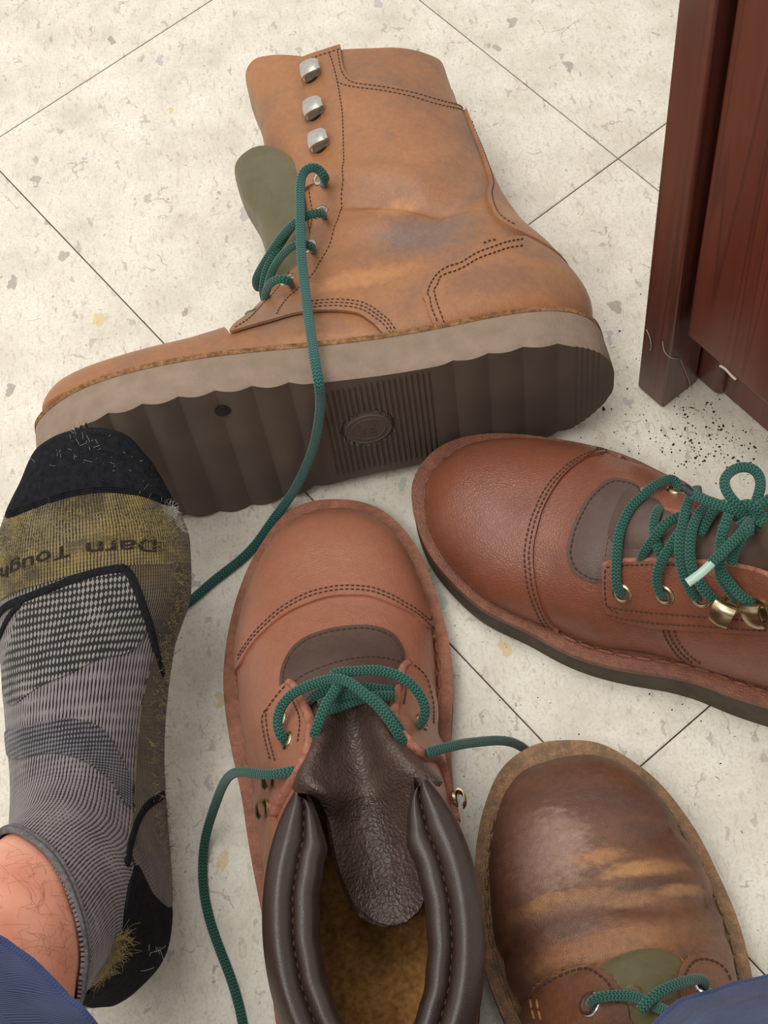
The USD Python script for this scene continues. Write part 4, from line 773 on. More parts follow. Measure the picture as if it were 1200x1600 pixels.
def throat_body(S, eL, eR, utop, uthroat):
    """the upper's two halves, open between the lace flaps from uthroat to the collar."""
    out = []
    for e, s in ((eL, 1), (eR, -1)):
        e = np.column_stack([np.maximum.accumulate(e[:, 0]), s * np.abs(e[:, 1])])
        out.append(np.vstack([[[0, 0.]], [[uthroat, 0]], [[e[0][0], e[0][1]]], e, [[utop, e[-1][1]]], [[utop, s * 1.]], [[0, s * 1.]]]))
    return out
eL, eR = B_.curve(edgeL, 5), B_.curve(edgeR, 5)
eL = eL if eL[0, 1] > 0 else eL * [1, -1]
UT = B_.u1 - 1.15
def eyestay(S, px, s, extra=()): 
    return S.curve(px, 5)
for p in throat_body(B_, eL, eR, UT, min(eL[0, 0], eR[0, 0]) - .35): bb.part('upper', B_.patch(p, .0022, -.0022, 2.6), BROWN, 50)
cp = B_.curve(capB, 4); bb.part('toe_cap', B_.patch(band(B_, cp), .0016, 0, 2.2), BROWN, 50)
for d in (0, 6): bb.part('stitching', B_.stitch(B_.curve([(x, y + d) for x, y in capS], 4), .0017, .0028, .0020, .0005), THREAD, 60, kind='stuff')
patB = [(440, 1080), (440, 1060), (443, 1043), (449, 1028), (460, 1012), (480, 997), (498, 990), (515, 985), (538, 981), (561, 979), (580, 980), (597, 984), (611, 991), (621, 1002), (629, 1018), (630, 1035), (630, 1055)]
pq = B_.curve(patB, 4); pB = np.vstack([pq, [[pq[-1][0] + 1.3, pq[-1][1] * .8]], [[pq[0][0] + 1.3, pq[0][1] * .8]]])
bb.part('vamp_patch', B_.patch(pB, .0014, .0001, 2.2), DARK, 50, label='dark brown half-oval leather patch')
ins = lambda px, c, k: [(x + (c[0] - x) * k, y + (c[1] - y) * k) for x, y in px]
bb.part('stitching', B_.stitch(B_.curve(ins(patB, (537, 1085), .055), 4), .0016, .0031, .0023, .0005), THREAD, 60, kind='stuff')
bb.part('stitching', B_.stitch(B_.curve([(455, 1075), (470, 1062), (496, 1049), (515, 1042), (535, 1036), (555, 1032), (574, 1030), (598, 1031), (619, 1036), (630, 1041)], 4), .0016, .0031, .0023, .0005), THREAD, 60, kind='stuff')
# lace flaps over the quarters
flL = [(453, 1068), (435, 1083), (424, 1098), (416, 1115), (417, 1132), (419, 1147), (425, 1170), (432, 1195), (418, 1215), (400, 1255)]
flR = [(637, 1037), (648, 1043), (658, 1054), (666, 1067), (673, 1083), (677, 1105), (677, 1131), (678, 1150), (690, 1175), (712, 1205), (727, 1240)]
def flap_poly(eq, fq): return np.vstack([eq, fq[::-1]])
fl = B_.curve(flL, 4); fr_ = B_.curve(flR, 4)
topl = np.array([[UT, eL[-1][1]], [UT, .45]]); topr = np.array([[UT, -abs(eR[-1][1])], [UT, -.45]])
eLs = np.column_stack([eL[:, 0], np.abs(eL[:, 1])]); eRs = np.column_stack([eR[:, 0], -np.abs(eR[:, 1])])
bb.part('lace_flap', B_.patch(np.vstack([eLs, topl, side(fl, 1)[::-1]]), .0024, .0002, 2.2), BROWN, 50)
bb.part('lace_flap', B_.patch(np.vstack([eRs, topr, side(fr_, -1)[::-1]]), .0024, .0002, 2.2), BROWN, 50)
for px in ([(452, 1075), (441, 1087), (430, 1101), (423, 1115), (424, 1132), (426, 1147), (432, 1170), (438, 1192)], [(423, 1110), (417, 1122), (419, 1142), (424, 1165), (430, 1188)], [(457, 1085), (464, 1100), (472, 1118), (475, 1135), (472, 1165)],
           [(640, 1043), (650, 1050), (660, 1063), (666, 1083), (670, 1105), (670, 1131)], [(632, 1062), (628, 1082), (625, 1105)]):
    bb.part('stitching', B_.stitch(B_.curve(px, 4), .0028, .0029, .0021, .0005), THREAD, 60, kind='stuff')
# cut edges of the flaps
for e, s in ((eLs, 1), (eRs, -1)):
    P = B_.line(e, .0008); N = np.array([B_.frame(q)[3] for q in e]); mm, uv = tube(P, .0044, .0056, up=np.repeat(N, 1, 0)[np.linspace(0, len(N) - 1, len(resample(P, .0015))).round().astype(int)], seg=10); bb.part('flap_edge', mm, BROWN_EDGE, True)
# seams on the quarters
for px in ([(430, 1225), (414, 1250), (405, 1275), (401, 1300), (402, 1330)], [(437, 1225), (421, 1252), (412, 1277), (408, 1302)]):
    bb.part('stitching', B_.stitch(B_.curve(px, 4), .0006, .0028, .0020, .0005), THREAD, 60, kind='stuff')
# padded collar: a double roll that follows the top line
def collar_roll(S, utop, v_lo_L, v_lo_R, mats, t):
    vs = np.concatenate([np.linspace(v_lo_L, 1, 60), np.linspace(-1, -v_lo_R, 60)])
    prof = [(-2.0, .0012), (-1.6, .0030), (-1.0, .0036), (-.5, .0036), (0.1, .0026), (.50, -.0004), (.70, -.0040), (.50, -.0082), (.12, -.0102), (.42, -.0120), (.52, -.0150), (.28, -.0188), (-.3, -.0206), (-1.0, -.0204), (-2.0, -.0180), (-3.0, -.0150), (-4.2, -.0130)]
    rows = []
    for v in vs:
        e = min(1., (1 - abs(v)) / .03 + .0)
        tap = np.clip((abs(v) - (v_lo_L if v > 0 else v_lo_R)) / .10, 0, 1) ** .6
        pts = []
        for du, off in crom(prof, 3):
            off2 = (off - .003) * (.35 + .65 * tap) + .003
            wob = 1 + .012 * math.sin(v * 70) * (off < -.009)
            pts.append(S.line(np.array([[utop + du * 1., v if abs(v) < .999 else .999 * np.sign(v)]]), off2 * wob)[0])
        rows.append(pts)
    R = np.array(rows); n, m = R.shape[:2]
    i, j = np.meshgrid(np.arange(n - 1), np.arange(m - 1), indexing='ij'); f = np.stack([i * m + j, i * m + j + 1, (i + 1) * m + j + 1, (i + 1) * m + j], -1).reshape(-1, 4)
    V = R.reshape(-1, 3)
    # close to a thin shell
    tri = np.vstack([f[:, [0, 1, 2]], f[:, [0, 2, 3]]])
    vec = trimesh.Trimesh(V, tri, process=False).vertex_normals
    mid = R[n // 2].mean(0)
    gi = 8 * 3
    groove = R[:, gi]
    return (V, tri), groove
cm, groove = collar_roll(B_, UT, .215, .215, None, bb)
cpart = bb.part('padded_collar', cm, COLLAR, 60, label='padded dark brown leather collar')
g2 = resample(groove, .0004); bb.part('collar_stitching', stitches(g2 + [0, 0, .0002], .0046, .0026, .0005), THREAD, 60, under=cpart, kind='stuff')
# lining and insole
pl = np.array([[4.5, .02], [UT - 2.2, .2], [UT - 2.2, 1.], [4.5, 1.]])
lin_ = np.vstack([B_.grid(10, 10)[2][:0]])
for s in (1, -1):
    bb.part('lining', B_.patch(np.array([[5.2, .30], [9., .30], [UT - 1.5, .34], [UT - 1.5, 1.], [5.2, .9]]) * [1, s], .0012, -.0105, 4), SUEDE, 50)
bb.part('insole', slab(B_, inset(outB, 13), lambda a: zw(a) + 2, lambda a: zw(a) + 7, 5), SUEDE, 40, label='tan suede insole')
# tongue
Tz = lambda row: [at(x, y, z) for x, y, z in row]
TG = Loft([Tz(r) for r in (
    [(462, 1085, .070), (500, 1072, .076), (545, 1066, .079), (590, 1062, .077), (628, 1066, .072)],
    [(474, 1120, .074), (500, 1110, .090), (535, 1108, .083), (560, 1106, .082), (590, 1104, .090), (626, 1120, .076)],
    [(474, 1172, .084), (498, 1160, .105), (530, 1165, .088), (570, 1163, .086), (602, 1152, .103), (644, 1172, .084)],
    [(460, 1230, .097), (480, 1212, .113), (520, 1222, .100), (580, 1228, .088), (632, 1198, .110), (690, 1222, .097)],
    [(488, 1240, .110), (507, 1240, .111), (535, 1252, .094), (585, 1256, .086), (634, 1232, .102), (668, 1226, .108)],
    [(510, 1272, .100), (520, 1280, .097), (545, 1290, .087), (590, 1292, .083), (632, 1278, .092), (645, 1268, .098)],
    [(522, 1335, .092), (538, 1340, .088), (562, 1345, .083), (600, 1346, .080), (640, 1336, .086), (664, 1326, .093)],
    [(540, 1392, .085), (556, 1398, .081), (578, 1402, .078), (605, 1403, .077), (640, 1394, .081), (668, 1380, .087)],
    [(560, 1425, .080), (570, 1432, .078), (584, 1438, .076), (606, 1441, .0755), (634, 1434, .077), (658, 1420, .081)],
    [(585, 1440, .077), (590, 1442, .0765), (597, 1444, .076), (606, 1445, .0755), (620, 1443, .0755), (634, 1440, .0765)])], 25)
TG.su, TG.sv = 22, 60
bb.part('tongue', TG.patch(TG.rect(), .0026, -.0013, 2.0, warp=lambda P, u, v: .0010 * (meshkit.fbm(P * [170, 110, 110], 3, 9) - .5) * np.clip(u - 1.5, 0, 1)), WRINKLED, 60, label='creased dark leather tongue slumped into the boot')
for px in ((456, 1160), (446, 1128), (652, 1133)):
    bb.part('eyelet', eyelet(B_.frame(B_.pick([px])[0], .0026), 1.0), BRASS, 40, label='antique brass eyelet')
for px, s in (((436, 1218), 1), ((426, 1262), 1), ((712, 1240), -1)):
    q = B_.pick([px])[0]; O, X, Y, Z = B_.frame(np.array([q[0], s * max(abs(q[1]), .24)]), .0026)
    Xh = unit(-B_.B * s * 0 + B_.A - Z * (B_.A @ Z)); b_, t_ = hook((O, Xh, np.cross(Z, Xh), Z), .85)
    k = bb.part('lace_hook', t_, BRASS, 40, label='antique brass speed hook'); bb.part('rivet_plate', b_, BRASS, 40, under=k)
lz = lambda pts: crom([at(x, y, z / 1000) for x, y, z in pts], 8)
LB = [
    [(480, 1098, 88), (495, 1085, 92), (520, 1075, 95), (550, 1072, 96), (585, 1076, 94), (615, 1079, 90)],
    [(505, 1112, 92), (525, 1106, 95), (555, 1095, 97), (585, 1088, 97), (615, 1088, 92)],
    [(652, 1134, 80), (661, 1124, 88), (664, 1108, 92), (659, 1092, 95), (642, 1069, 99), (615, 1053, 101), (584, 1047, 102), (550, 1049, 104), (520, 1056, 106), (528, 1068, 107), (531, 1067, 107), (516, 1090, 108), (502, 1118, 108), (490, 1152, 102), (486, 1168, 92)],
    [(456, 1166, 80), (446, 1158, 88), (437, 1145, 92), (434, 1122, 94), (447, 1094, 98), (474, 1075, 102), (507, 1063, 106), (530, 1061, 110), (550, 1069, 112), (574, 1088, 112), (595, 1108, 110), (613, 1132, 107), (628, 1156, 101), (640, 1172, 92)],
    [(500, 1100, 90), (525, 1090, 98), (560, 1083, 102), (590, 1098, 104), (612, 1122, 104), (630, 1148, 99)],
    [(462, 1204, 100), (440, 1208, 99), (420, 1210, 94), (397, 1208, 86), (375, 1206, 76), (358, 1213, 62), (346, 1232, 44), (334, 1264, 24), (322, 1305, 9), (317, 1345, 3), (319, 1395, 2.2), (330, 1445, 2.2), (348, 1495, 2.2), (366, 1545, 2.2), (380, 1605, 2.2), (386, 1660, 2.2)],
    [(668, 1176, 94), (690, 1170, 88), (720, 1163, 76), (750, 1159, 60), (778, 1157, 42), (800, 1160, 24), (815, 1167, 10), (824, 1174, 3)]]
for k, p in enumerate(LB): lace(bb, lz(p), LACE, .0049, .0028)

# right boot, laced with a bow
outC = crom([(308, 0), (306, -19), (298, -33), (285, -44), (269, -52), (249, -58.3), (227, -62.8), (203, -64), (184, -61), (156, -55), (136, -49), (100, -46), (60, -46), (24, -45), (-5, -38), (-22, -22), (-28, 0), (-22, 24), (-5, 39), (24, 49), (60, 53), (104, 55), (121, 54), (138, 55), (154, 58), (178, 61), (200, 60), (219, 57), (242, 55), (263, 48), (281, 38), (293, 27), (302, 15)], 8, True)
spC = lambda a: 14 * np.clip((a - 190) / 123, 0, None) ** 2
C_ = Boot(*frame2((.2787, .2614), (-.8431, .5378)), [((t[0][0], t[0][1] + 6), (t[1][0], t[1][1] + 6), t[2] + 2, *t[3:]) for t in brown_stations(outC, [])] + [((188, 80), (150, 23), 2, 47, .84, 2, 4), ((174, 88), (112, 26), 6, 43, .8, 2, 4), ((160, 95), (70, 29), 8, 41, .74, 2, 3.5), ((146, 100), (0, 31), 8, 41, .62, 2.1, 2.6), ((136, 104), (-24, 52), 8, 40, .58, 2, 2.2),
    ((127, 110), (-30, 74), 9, 39, .54, 2, 2), ((120, 116), (-33, 92), 9, 39, .5, 2, 2), ((114, 122), (-34, 108), 9, 39, .5, 2, 2), ((112, 130), (-34, 118), 9, 39, .5, 2, 2), ((111, 138), (-34, 128), 9, 39, .5, 2, 2)], spring=spC)
cb = Thing('ankle_boot', 'brown cap-toe boot with green laces tied in a bow, toe pointing left', 'boot', (.15, .34, 0))
sole_pair(cb, C_, outC, RUSSET_WELT, lambda a: zo(a) + 6 + spC(a), lambda a: zw(a) + 6 + spC(a), 55, z_low=lambda a: .3 + spC(a))
nearE = [(943, 884), (951, 880), (962, 878), (985, 876), (1013, 875), (1048, 876), (1083, 878), (1115, 879), (1144, 882), (1175, 889), (1200, 897)]
farE = [(1004, 768), (1012, 780), (1027, 796), (1043, 800), (1060, 804), (1083, 807), (1107, 810), (1140, 816), (1175, 824), (1200, 832)]
qn, qf = C_.curve(nearE, 4), C_.curve(farE, 4)
UC = C_.u1 - 1.15
ext = lambda q, s: np.vstack([np.column_stack([np.maximum.accumulate(q[:, 0]), s * np.abs(q[:, 1])]), [[UC, s * max(abs(q[-1][1]), .2)]]])
en, ef = ext(qn, 1), ext(qf, -1)
for p in throat_body(C_, en, ef, UC, min(en[0, 0], ef[0, 0]) - .3): cb.part('upper', C_.patch(p, .0022, -.0022, 2.6), BROWN2, 50)
capC = [(985, 703), (962, 706), (945, 708), (929, 712), (910, 721), (892, 734), (874, 753), (859, 776), (848, 799), (841, 823), (836, 845), (834, 866), (835, 890), (838, 911), (843, 932), (850, 953), (859, 970), (872, 990)]
capCs = [(960, 703), (943, 705), (921, 712), (901, 722), (881, 737), (864, 755), (851, 774), (841, 795), (834, 813), (829, 832), (825, 853), (824, 874), (826, 895), (829, 916), (836, 938), (845, 958), (853, 972), (862, 986)]
cp = C_.curve(capC, 4); cb.part('toe_cap', C_.patch(band(C_, cp), .0016, 0, 2.2), BROWN2, 50)
for d in (-3, 4): cb.part('stitching', C_.stitch(C_.curve([(x + d, y) for x, y in capCs], 4), .0017, .0028, .0020, .0005), THREAD, 60, kind='stuff')
patC = [(1012, 775), (1004, 769), (996, 760), (984, 754), (972, 751), (960, 750), (948, 754), (937, 762), (925, 773), (915, 786), (905, 805), (895, 827), (890, 846), (887, 866), (890, 880), (897, 893), (908, 901), (920, 907), (930, 909), (941, 909)]
pq = C_.curve(patC, 4); cen = C_.pick([(1000, 850)])[0]
pC = np.vstack([pq, [[pq[-1][0] + 2.5, pq[-1][1] * .9]], [[pq[0][0] + 2.5, pq[0][1] * .9]]])
cb.part('vamp_patch', C_.patch(pC, .0014, .0001, 2.2), DARK, 50, label='dark brown half-oval leather patch')
cb.part('stitching', C_.stitch(C_.curve(ins(patC, (1000, 838), .06), 4), .0016, .0031, .0023, .0005), THREAD, 60, kind='stuff')
cb.part('stitching', C_.stitch(C_.curve([(1004, 777), (990, 784), (976, 795), (966, 811), (957, 828), (951, 844), (948, 861), (946, 883)], 4), .0016, .0031, .0023, .0005), THREAD_L, 60, kind='stuff')
# tongue under the laces
TC = []
for u in np.linspace(en[0, 0] + .1, UC + .6, 9):
    k = (u - en[0, 0] + .6) / (UC - en[0, 0] + 1.2)
    TC.append([C_.line(np.array([[min(u, C_.u1), v]]), -.0042 + .005 * max(0, 1 - abs(v) * 5) * (.3 + .7 * math.sin(k * 9) ** 2) + (.003 if abs(v) < .12 else 0))[0] for v in (-.34, -.22, -.1, -.04, .04, .1, .22, .34)])
TC = Loft(TC, 21); TC.su, TC.sv = 16, 80
cb.part('tongue', TC.patch(TC.rect(), .002, -.001, 2.5), DARK, 60, label='dark brown leather tongue')
flN = [(943, 884), (942, 893), (942, 910), (943, 930), (945, 944), (952, 958), (967, 966), (990, 971), (1013, 976), (1048, 979), (1083, 981), (1120, 983), (1160, 985), (1200, 987)]
flF = [(1004, 768), (1012, 763), (1025, 758), (1046, 754), (1060, 756), (1075, 765), (1107, 783), (1140, 800)]
fn, ff = C_.curve(flN, 4), C_.curve(flF, 4)
fn = np.vstack([side(fn, 1), [[UC, .5]]]); ff = np.vstack([side(ff, -1), [[UC, -.45]]])
cb.part('lace_flap', C_.patch(np.vstack([en, fn[::-1]]), .0024, .0002, 2.2), BROWN2, 50); cb.part('lace_flap', C_.patch(np.vstack([ef, ff[::-1]]), .0024, .0002, 2.2), BROWN2, 50)
for e in (en, ef):
    mm, uv = tube(C_.line(e, .0010), .0030, .0034, up=(0, 0, 1), seg=10); cb.part('flap_edge', mm, BROWN_EDGE, True)
for px in ([(949, 944), (975, 948), (1013, 952), (1060, 956), (1107, 960), (1150, 963), (1200, 966)], [(950, 956), (975, 962), (1013, 967), (1060, 971), (1107, 974), (1150, 977), (1200, 980)], [(948, 886), (962, 884), (985, 882), (1013, 881), (1060, 882)], [(948, 888), (947, 905), (947, 925), (949, 945)], [(953, 946), (958, 950), (966, 953)],
           [(1009, 767), (1030, 761), (1048, 759), (1060, 763), (1090, 780)]):
    cb.part('stitching', C_.stitch(C_.curve(px, 4), .0027, .0029, .0021, .0005), THREAD, 60, kind='stuff')
for d in (0, 8, 17): cb.part('stitching', C_.stitch(C_.curve([(1036 + d, 984), (1040 + d, 996), (1047 + d, 1008), (1057 + d * 1.1, 1022), (1072 + d * 1.2, 1035)], 4), .0004, .0028, .0020, .0005 if d < 17 else .0004), THREAD, 60, kind='stuff')
cm, groove = collar_roll(C_, UC, .21, .21, None, cb)
k = cb.part('padded_collar', cm, COLLAR, 60, label='padded dark brown leather collar')
cb.part('insole', slab(C_, inset(outC, 15), lambda a: zw(a) + 8, lambda a: zw(a) + 13, 5), SUEDE, 40)
for px in ((976, 924), (1042, 926), (1099, 931), (1150, 938), (1056, 774)):
    cb.part('eyelet', eyelet(C_.frame(C_.pick([px])[0], .0026), 1.18), BRASS, 40, label='antique brass eyelet')
for px in ((1140, 944), (1193, 944)):
    O, X, Y, Z = C_.frame(C_.pick([px])[0], .0026); Xh = unit(C_.B - Z * (C_.B @ Z)); Xh = unit(Xh * .9 - np.cross(Z, Xh) * .35)
    b_, t_ = hook((O, -Xh, np.cross(Z, -Xh), Z), 1.25); k = cb.part('lace_hook', t_, BRASS, 40, label='antique brass speed hook'); cb.part('rivet_plate', b_, BRASS, 40, under=k)
def oc(pts): return crom(on(C_, pts), 8)
LC = [
    [(1034, 800, 3), (1031, 812, 5), (1030, 830, 6), (1033, 850, 5), (1037, 868, 3), (1038, 878, 1)],
    [(1004, 876, 1), (1012, 865, 4), (1026, 851, 6), (1040, 839, 8), (1052, 829, 9), (1069, 818, 6), (1078, 812, 3)],
    [(1060, 774, 0), (1056, 771, 5), (1046, 769, 7), (1034, 772, 7), (1022, 779, 7), (1008, 789, 6), (995, 802, 6), (986, 818, 6), (979, 838, 6), (975, 862, 6), (973, 885, 6), (972, 905, 6), (975, 921, 4), (981, 927, 0)],
    [(1042, 928, 0), (1040, 922, 5), (1038, 908, 7), (1039, 893, 8), (1044, 880, 9), (1053, 867, 10), (1062, 857, 11), (1072, 846, 12), (1085, 832, 10), (1100, 820, 7), (1112, 812, 4)],
    [(1098, 931, 0), (1092, 925, 5), (1087, 912, 7), (1083, 898, 9), (1079, 880, 11), (1077, 860, 13), (1079, 838, 14), (1083, 815, 14), (1088, 800, 12), (1093, 790, 8)],
    [(1131, 938, 3), (1124, 929, 6), (1115, 918, 8), (1106, 905, 9), (1098, 892, 10), (1093, 876, 11), (1092, 860, 12), (1095, 840, 13), (1102, 824, 12), (1112, 811, 9), (1120, 805, 5)],
    [(1100, 845, 8), (1112, 830, 9), (1124, 815, 9), (1134, 804, 6)],
    [(1152, 938, 1), (1153, 925, 5), (1150, 908, 8), (1149, 890, 11), (1154, 868, 14), (1162, 848, 16), (1170, 834, 17)],
    [(1186, 938, 3), (1176, 926, 6), (1164, 910, 8), (1155, 894, 10), (1151, 880, 12), (1156, 860, 15), (1164, 845, 17)],
    [(1204, 836, 8), (1192, 843, 10), (1180, 853, 11), (1170, 864, 10), (1160, 880, 8)]]
for p in LC: lace(cb, oc(p), LACE, .0051, .0027)
kz = C_.pick([(1172, 806)]); kh = C_.line(kz, .021)[0][2] * 1000; KN = at(1172, 806, kh / 1000)
BW = [
    [(1083, 772, kh + 2), (1095, 778, kh + 4), (1107, 783, kh + 5), (1130, 791, kh + 6), (1153, 800, kh + 4), (1168, 805, kh)],
    [(1168, 806, kh + 1), (1150, 787, kh + 7), (1137, 770, kh + 9), (1132, 752, kh + 9), (1143, 736, kh + 8), (1161, 730, kh + 7), (1179, 735, kh + 6), (1188, 751, kh + 5), (1186, 770, kh + 5), (1180, 787, kh + 4), (1173, 803, kh + 2)],
    [(1172, 806, kh + 2), (1185, 792, kh + 6), (1205, 778, kh + 7), (1232, 768, kh + 5), (1248, 780, kh + 3), (1238, 800, kh + 3), (1210, 808, kh + 4), (1174, 808, kh + 2)],
    [(1174, 811, kh + 1), (1166, 823, kh + 5), (1153, 839, kh + 6), (1131, 861, kh + 5), (1110, 881, kh + 3)],
    [(1174, 808, kh), (1190, 816, kh + 3), (1215, 828, kh + 2), (1240, 845, kh - 4)]]
for p in BW: lace(cb, lz(p), LACE, .0051, .0027)
lace(cb, crom([KN + CR * a + CU * b + [0, 0, c] for a, b, c in ((-.006, -.001, -.002), (-.004, .003, .004), (.0, .002, .006), (.004, -.002, .005), (.003, -.006, .002), (-.002, -.006, .003), (-.005, -.003, .003))], 6), LACE, .0056, .0034, name='lace_knot')
mm, uv = tube(lz([(1112, 880, kh + 3.2), (1095, 896, kh + 2), (1074, 911, kh)]), .0046, .0030, up=(0, 0, 1)); cb.part('lace_tip', mm, AGLET, 40, label='clear plastic lace tip')
mm, uv = tube(lz([(1085, 773, kh + 2.2), (1077, 768, kh + 1), (1069, 761, kh)]), .0040, .0028, up=(0, 0, 1)); cb.part('lace_tip', mm, AGLET_D, 40, label='dark plastic lace tip')

# ------------------------------------------------------------------ the person: a socked left foot and both trouser legs
fo = np.array([-.1634, .2093]); FD = np.array([.0154, .9999])
PT = math.radians(24); _fd = unit(np.array([*FD, 0])); _fb = np.array([-_fd[1], _fd[0], 0])
K_ = Boot((fo[0], fo[1] + .0037, 0.), _fd * math.cos(PT) + Z3 * math.sin(PT), _fb, Z3 * math.cos(PT) - _fd * math.sin(PT), [
    ((256, 21), (256, 14), -14, 6, .6, 2, 2), ((251, 29), (252, 7), -13, 20, .6, 2, 2.2), ((238, 34), (239, 2), -13, 30, .62, 2.1, 2.6), ((218, 37), (218, 0), -10, 41, .66, 2.1, 3), ((194, 44), (193, 0), -8.5, 49, .7, 2.0, 3),
    ((170, 51), (169, 0), -6, 48.5, .72, 2, 3), ((143, 61), (138, 0), 0, 41, .7, 2, 3), ((115, 73), (106, 0), 4, 37, .68, 2, 2.8), ((96, 85), (74, 0), 6, 34.5, .66, 2, 2.6), ((88, 93), (38, 0), 7, 34, .62, 2, 2.4),
    ((84, 99), (3, 4), 8, 34, .6, 2, 2.3), ((80, 106), (-20, 24), 9, 34, .58, 2, 2.1), ((77, 113), (-21, 50), 11, 34.5, .55, 2, 2), ((73, 122), (-12, 80), 15, 35, .5, 2, 2), ((68, 134), (-3, 111), 20, 36, .5, 2, 2),
    ((62, 155), (-12, 139), 26, 37, .5, 2, 2), ((54, 181), (-26, 170), 32, 39, .5, 2, 2), ((44, 216), (-42, 207), 38, 43, .5, 2, 2), ((28, 283), (-63, 271), 50, 49, .5, 2, 2), ((12, 356), (-83, 344), 62, 53, .5, 2, 2)],
    disp=lambda a, b, c, u, v: .0012 * (meshkit.fbm(np.stack([a, b, c], -1) * 60, 3, 11) - .5))
person = Thing('person', 'seated person in navy trousers, bare shin above one grey camouflage-wool sock', 'person', (-.16, .30, 0))
# body: one closed surface from the toes of the left foot over both thighs
nu, nv = 90, 64
us = np.linspace(0, K_.u1, nu); vs = np.linspace(-1, 1, nv, endpoint=False)
U, V = np.meshgrid(us, vs, indexing='ij'); inner = K_.S(U.ravel(), V.ravel()) + K_.N(U.ravel(), np.clip(V.ravel(), -.995, .995)) * -.0012
i, j = np.meshgrid(np.arange(nu - 1), np.arange(nv), indexing='ij'); j2 = (j + 1) % nv
f = np.stack([i * nv + j, i * nv + j2, (i + 1) * nv + j2, (i + 1) * nv + j], -1).reshape(-1, 4); f = np.vstack([f[:, [0, 1, 2]], f[:, [0, 2, 3]]])
inner = np.vstack([inner, inner[:nv].mean(0)[None], inner[-nv:].mean(0)[None]]); kk = np.arange(nv)
f = np.vstack([f, np.stack([np.full(nv, nu * nv), (kk + 1) % nv, kk], 1), np.stack([np.full(nv, nu * nv + 1), (nu - 1) * nv + kk, (nu - 1) * nv + (kk + 1) % nv], 1)])
if trimesh.Trimesh(inner, f, process=False).volume < 0: f = f[:, ::-1]
leg = Manifold(m3.Mesh(inner.astype(np.float32), f.astype(np.uint32)))
def ball(p, r, seg=40): return Manifold.sphere(r, seg).translate(tuple(map(float, p)))
def bone(p, q, r0, r1): return Manifold.batch_hull([ball(p, r0), ball(q, r1)])
knL, knR, hpL, hpR = (-.268, -.02, .50), (.16, -.06, .50), (-.13, -.47, .52), (.09, -.47, .52)
shinL = K_.S(np.array([K_.u1 - .6]), np.array([.5]))[0] * .5 + K_.S(np.array([K_.u1 - .6]), np.array([-.5]))[0] * .5
limbs = [bone(shinL, knL, .050, .056), bone(knL, hpL, .060, .085), bone(hpL, hpR, .092, .092), bone(hpR, knR, .085, .060), bone(knR, (.098, .03, .24), .056, .050), bone((.098, .03, .24), (.092, .025, .115), .045, .036), bone((.092, .025, .10), (.079, .15, .048), .030, .015), bone(hpL, (-.02, -.50, .66), .09, .12), bone(hpR, (-.02, -.50, .66), .09, .12)]
body_m = leg
for b in limbs: body_m = body_m + b
person.part('body', body_m, SKIN, 60)
# sock
cuff_px = [(0, 1298), (20, 1302), (42, 1313), (62, 1329), (80, 1350), (96, 1378), (108, 1408), (118, 1440), (124, 1472), (126, 1502), (122, 1535)]
cuff = K_.curve(cuff_px, 5); cuff = cuff if cuff[0, 1] > cuff[-1, 1] else cuff[::-1]
cuff_full = np.vstack([[[cuff[0, 0] + .05, 1.0]], [[cuff[0, 0] + .03, (1 + cuff[0, 1]) / 2]], cuff, [[cuff[-1, 0] + .02, (-1 + cuff[-1, 1]) / 2]], [[cuff[-1, 0] + .05, -1.0]]])
full = np.vstack([cuff_full, [[0.02, -1.]], [[.02, 1.]]])
sock = person.part('sock', K_.patch(full, .0016, 0, 3.0), KNIT_RIB, uv=K_.last_uv, label='grey merino sock with olive and black camouflage panels')
def sk(name, poly, off, mat, res=2.6, th=.0012, label=None, uv=True):
    m_ = K_.patch(poly, th, off, res); return person.part(name, m_, mat, uv=K_.last_uv if uv else None, under=sock, label=label, smooth=60)
# black toe
toe_px = [(2, 820), (20, 812), (60, 796), (100, 782), (130, 775), (165, 772), (200, 775), (230, 783), (258, 796)]
tq = K_.curve(toe_px, 5); tq = tq if tq[0, 1] < tq[-1, 1] else tq[::-1]
sk('toe_cap', np.vstack([[[.02, -1.]], [[tq[0, 0], -1.]], tq, [[tq[-1, 0], 1.]], [[.02, 1.]]]), .0016, WOOL_BLACK, label='fuzzy black wool toe', uv=False)
seam = [K_.line(K_.curve([(x, y - d) for x, y in toe_px[1:]], 6), .0031) for d in (2, 5.5, 9)]
person.part('toe_seam', join([tube(P, .0010, .0010, seg=6, step=.001)[0] for P in seam]), WOOL_BLACK, True, under=sock)
# olive band across the toes, dotted mesh on the top, brown sides, dark ankle band, black heel
def between(pxs, closed=True): return K_.curve(pxs, 5, closed)
band_q = K_.curve([(8, 938), (40, 922), (90, 908), (140, 894), (185, 887), (215, 884), (250, 884), (283, 880)], 5); band_q = band_q if band_q[0, 1] < band_q[-1, 1] else band_q[::-1]
sk('camouflage_band', np.vstack([tq[::1], [[tq[-1, 0], .95]], [[band_q[-1, 0], .95]], band_q[::-1], [[band_q[0, 0], -.95]], [[tq[0, 0], -.95]]]), .0014, KNIT_CAMO, label='olive and yellow knitted band')
dots = between([(38, 950), (80, 925), (130, 908), (180, 898), (200, 905), (215, 945), (222, 990), (205, 1015), (160, 1030), (110, 1055), (60, 1078), (20, 1100), (10, 1060), (22, 1000)])
sk('mesh_panel', dots, .0013, KNIT_DOT, label='dotted mesh panel on top of the foot')
brown = between([(200, 890), (245, 886), (286, 880), (290, 905), (280, 945), (262, 995), (250, 1060), (244, 1130), (246, 1190), (252, 1232), (225, 1250), (204, 1262), (206, 1200), (212, 1130), (222, 1070), (236, 1010), (226, 950), (212, 915)])
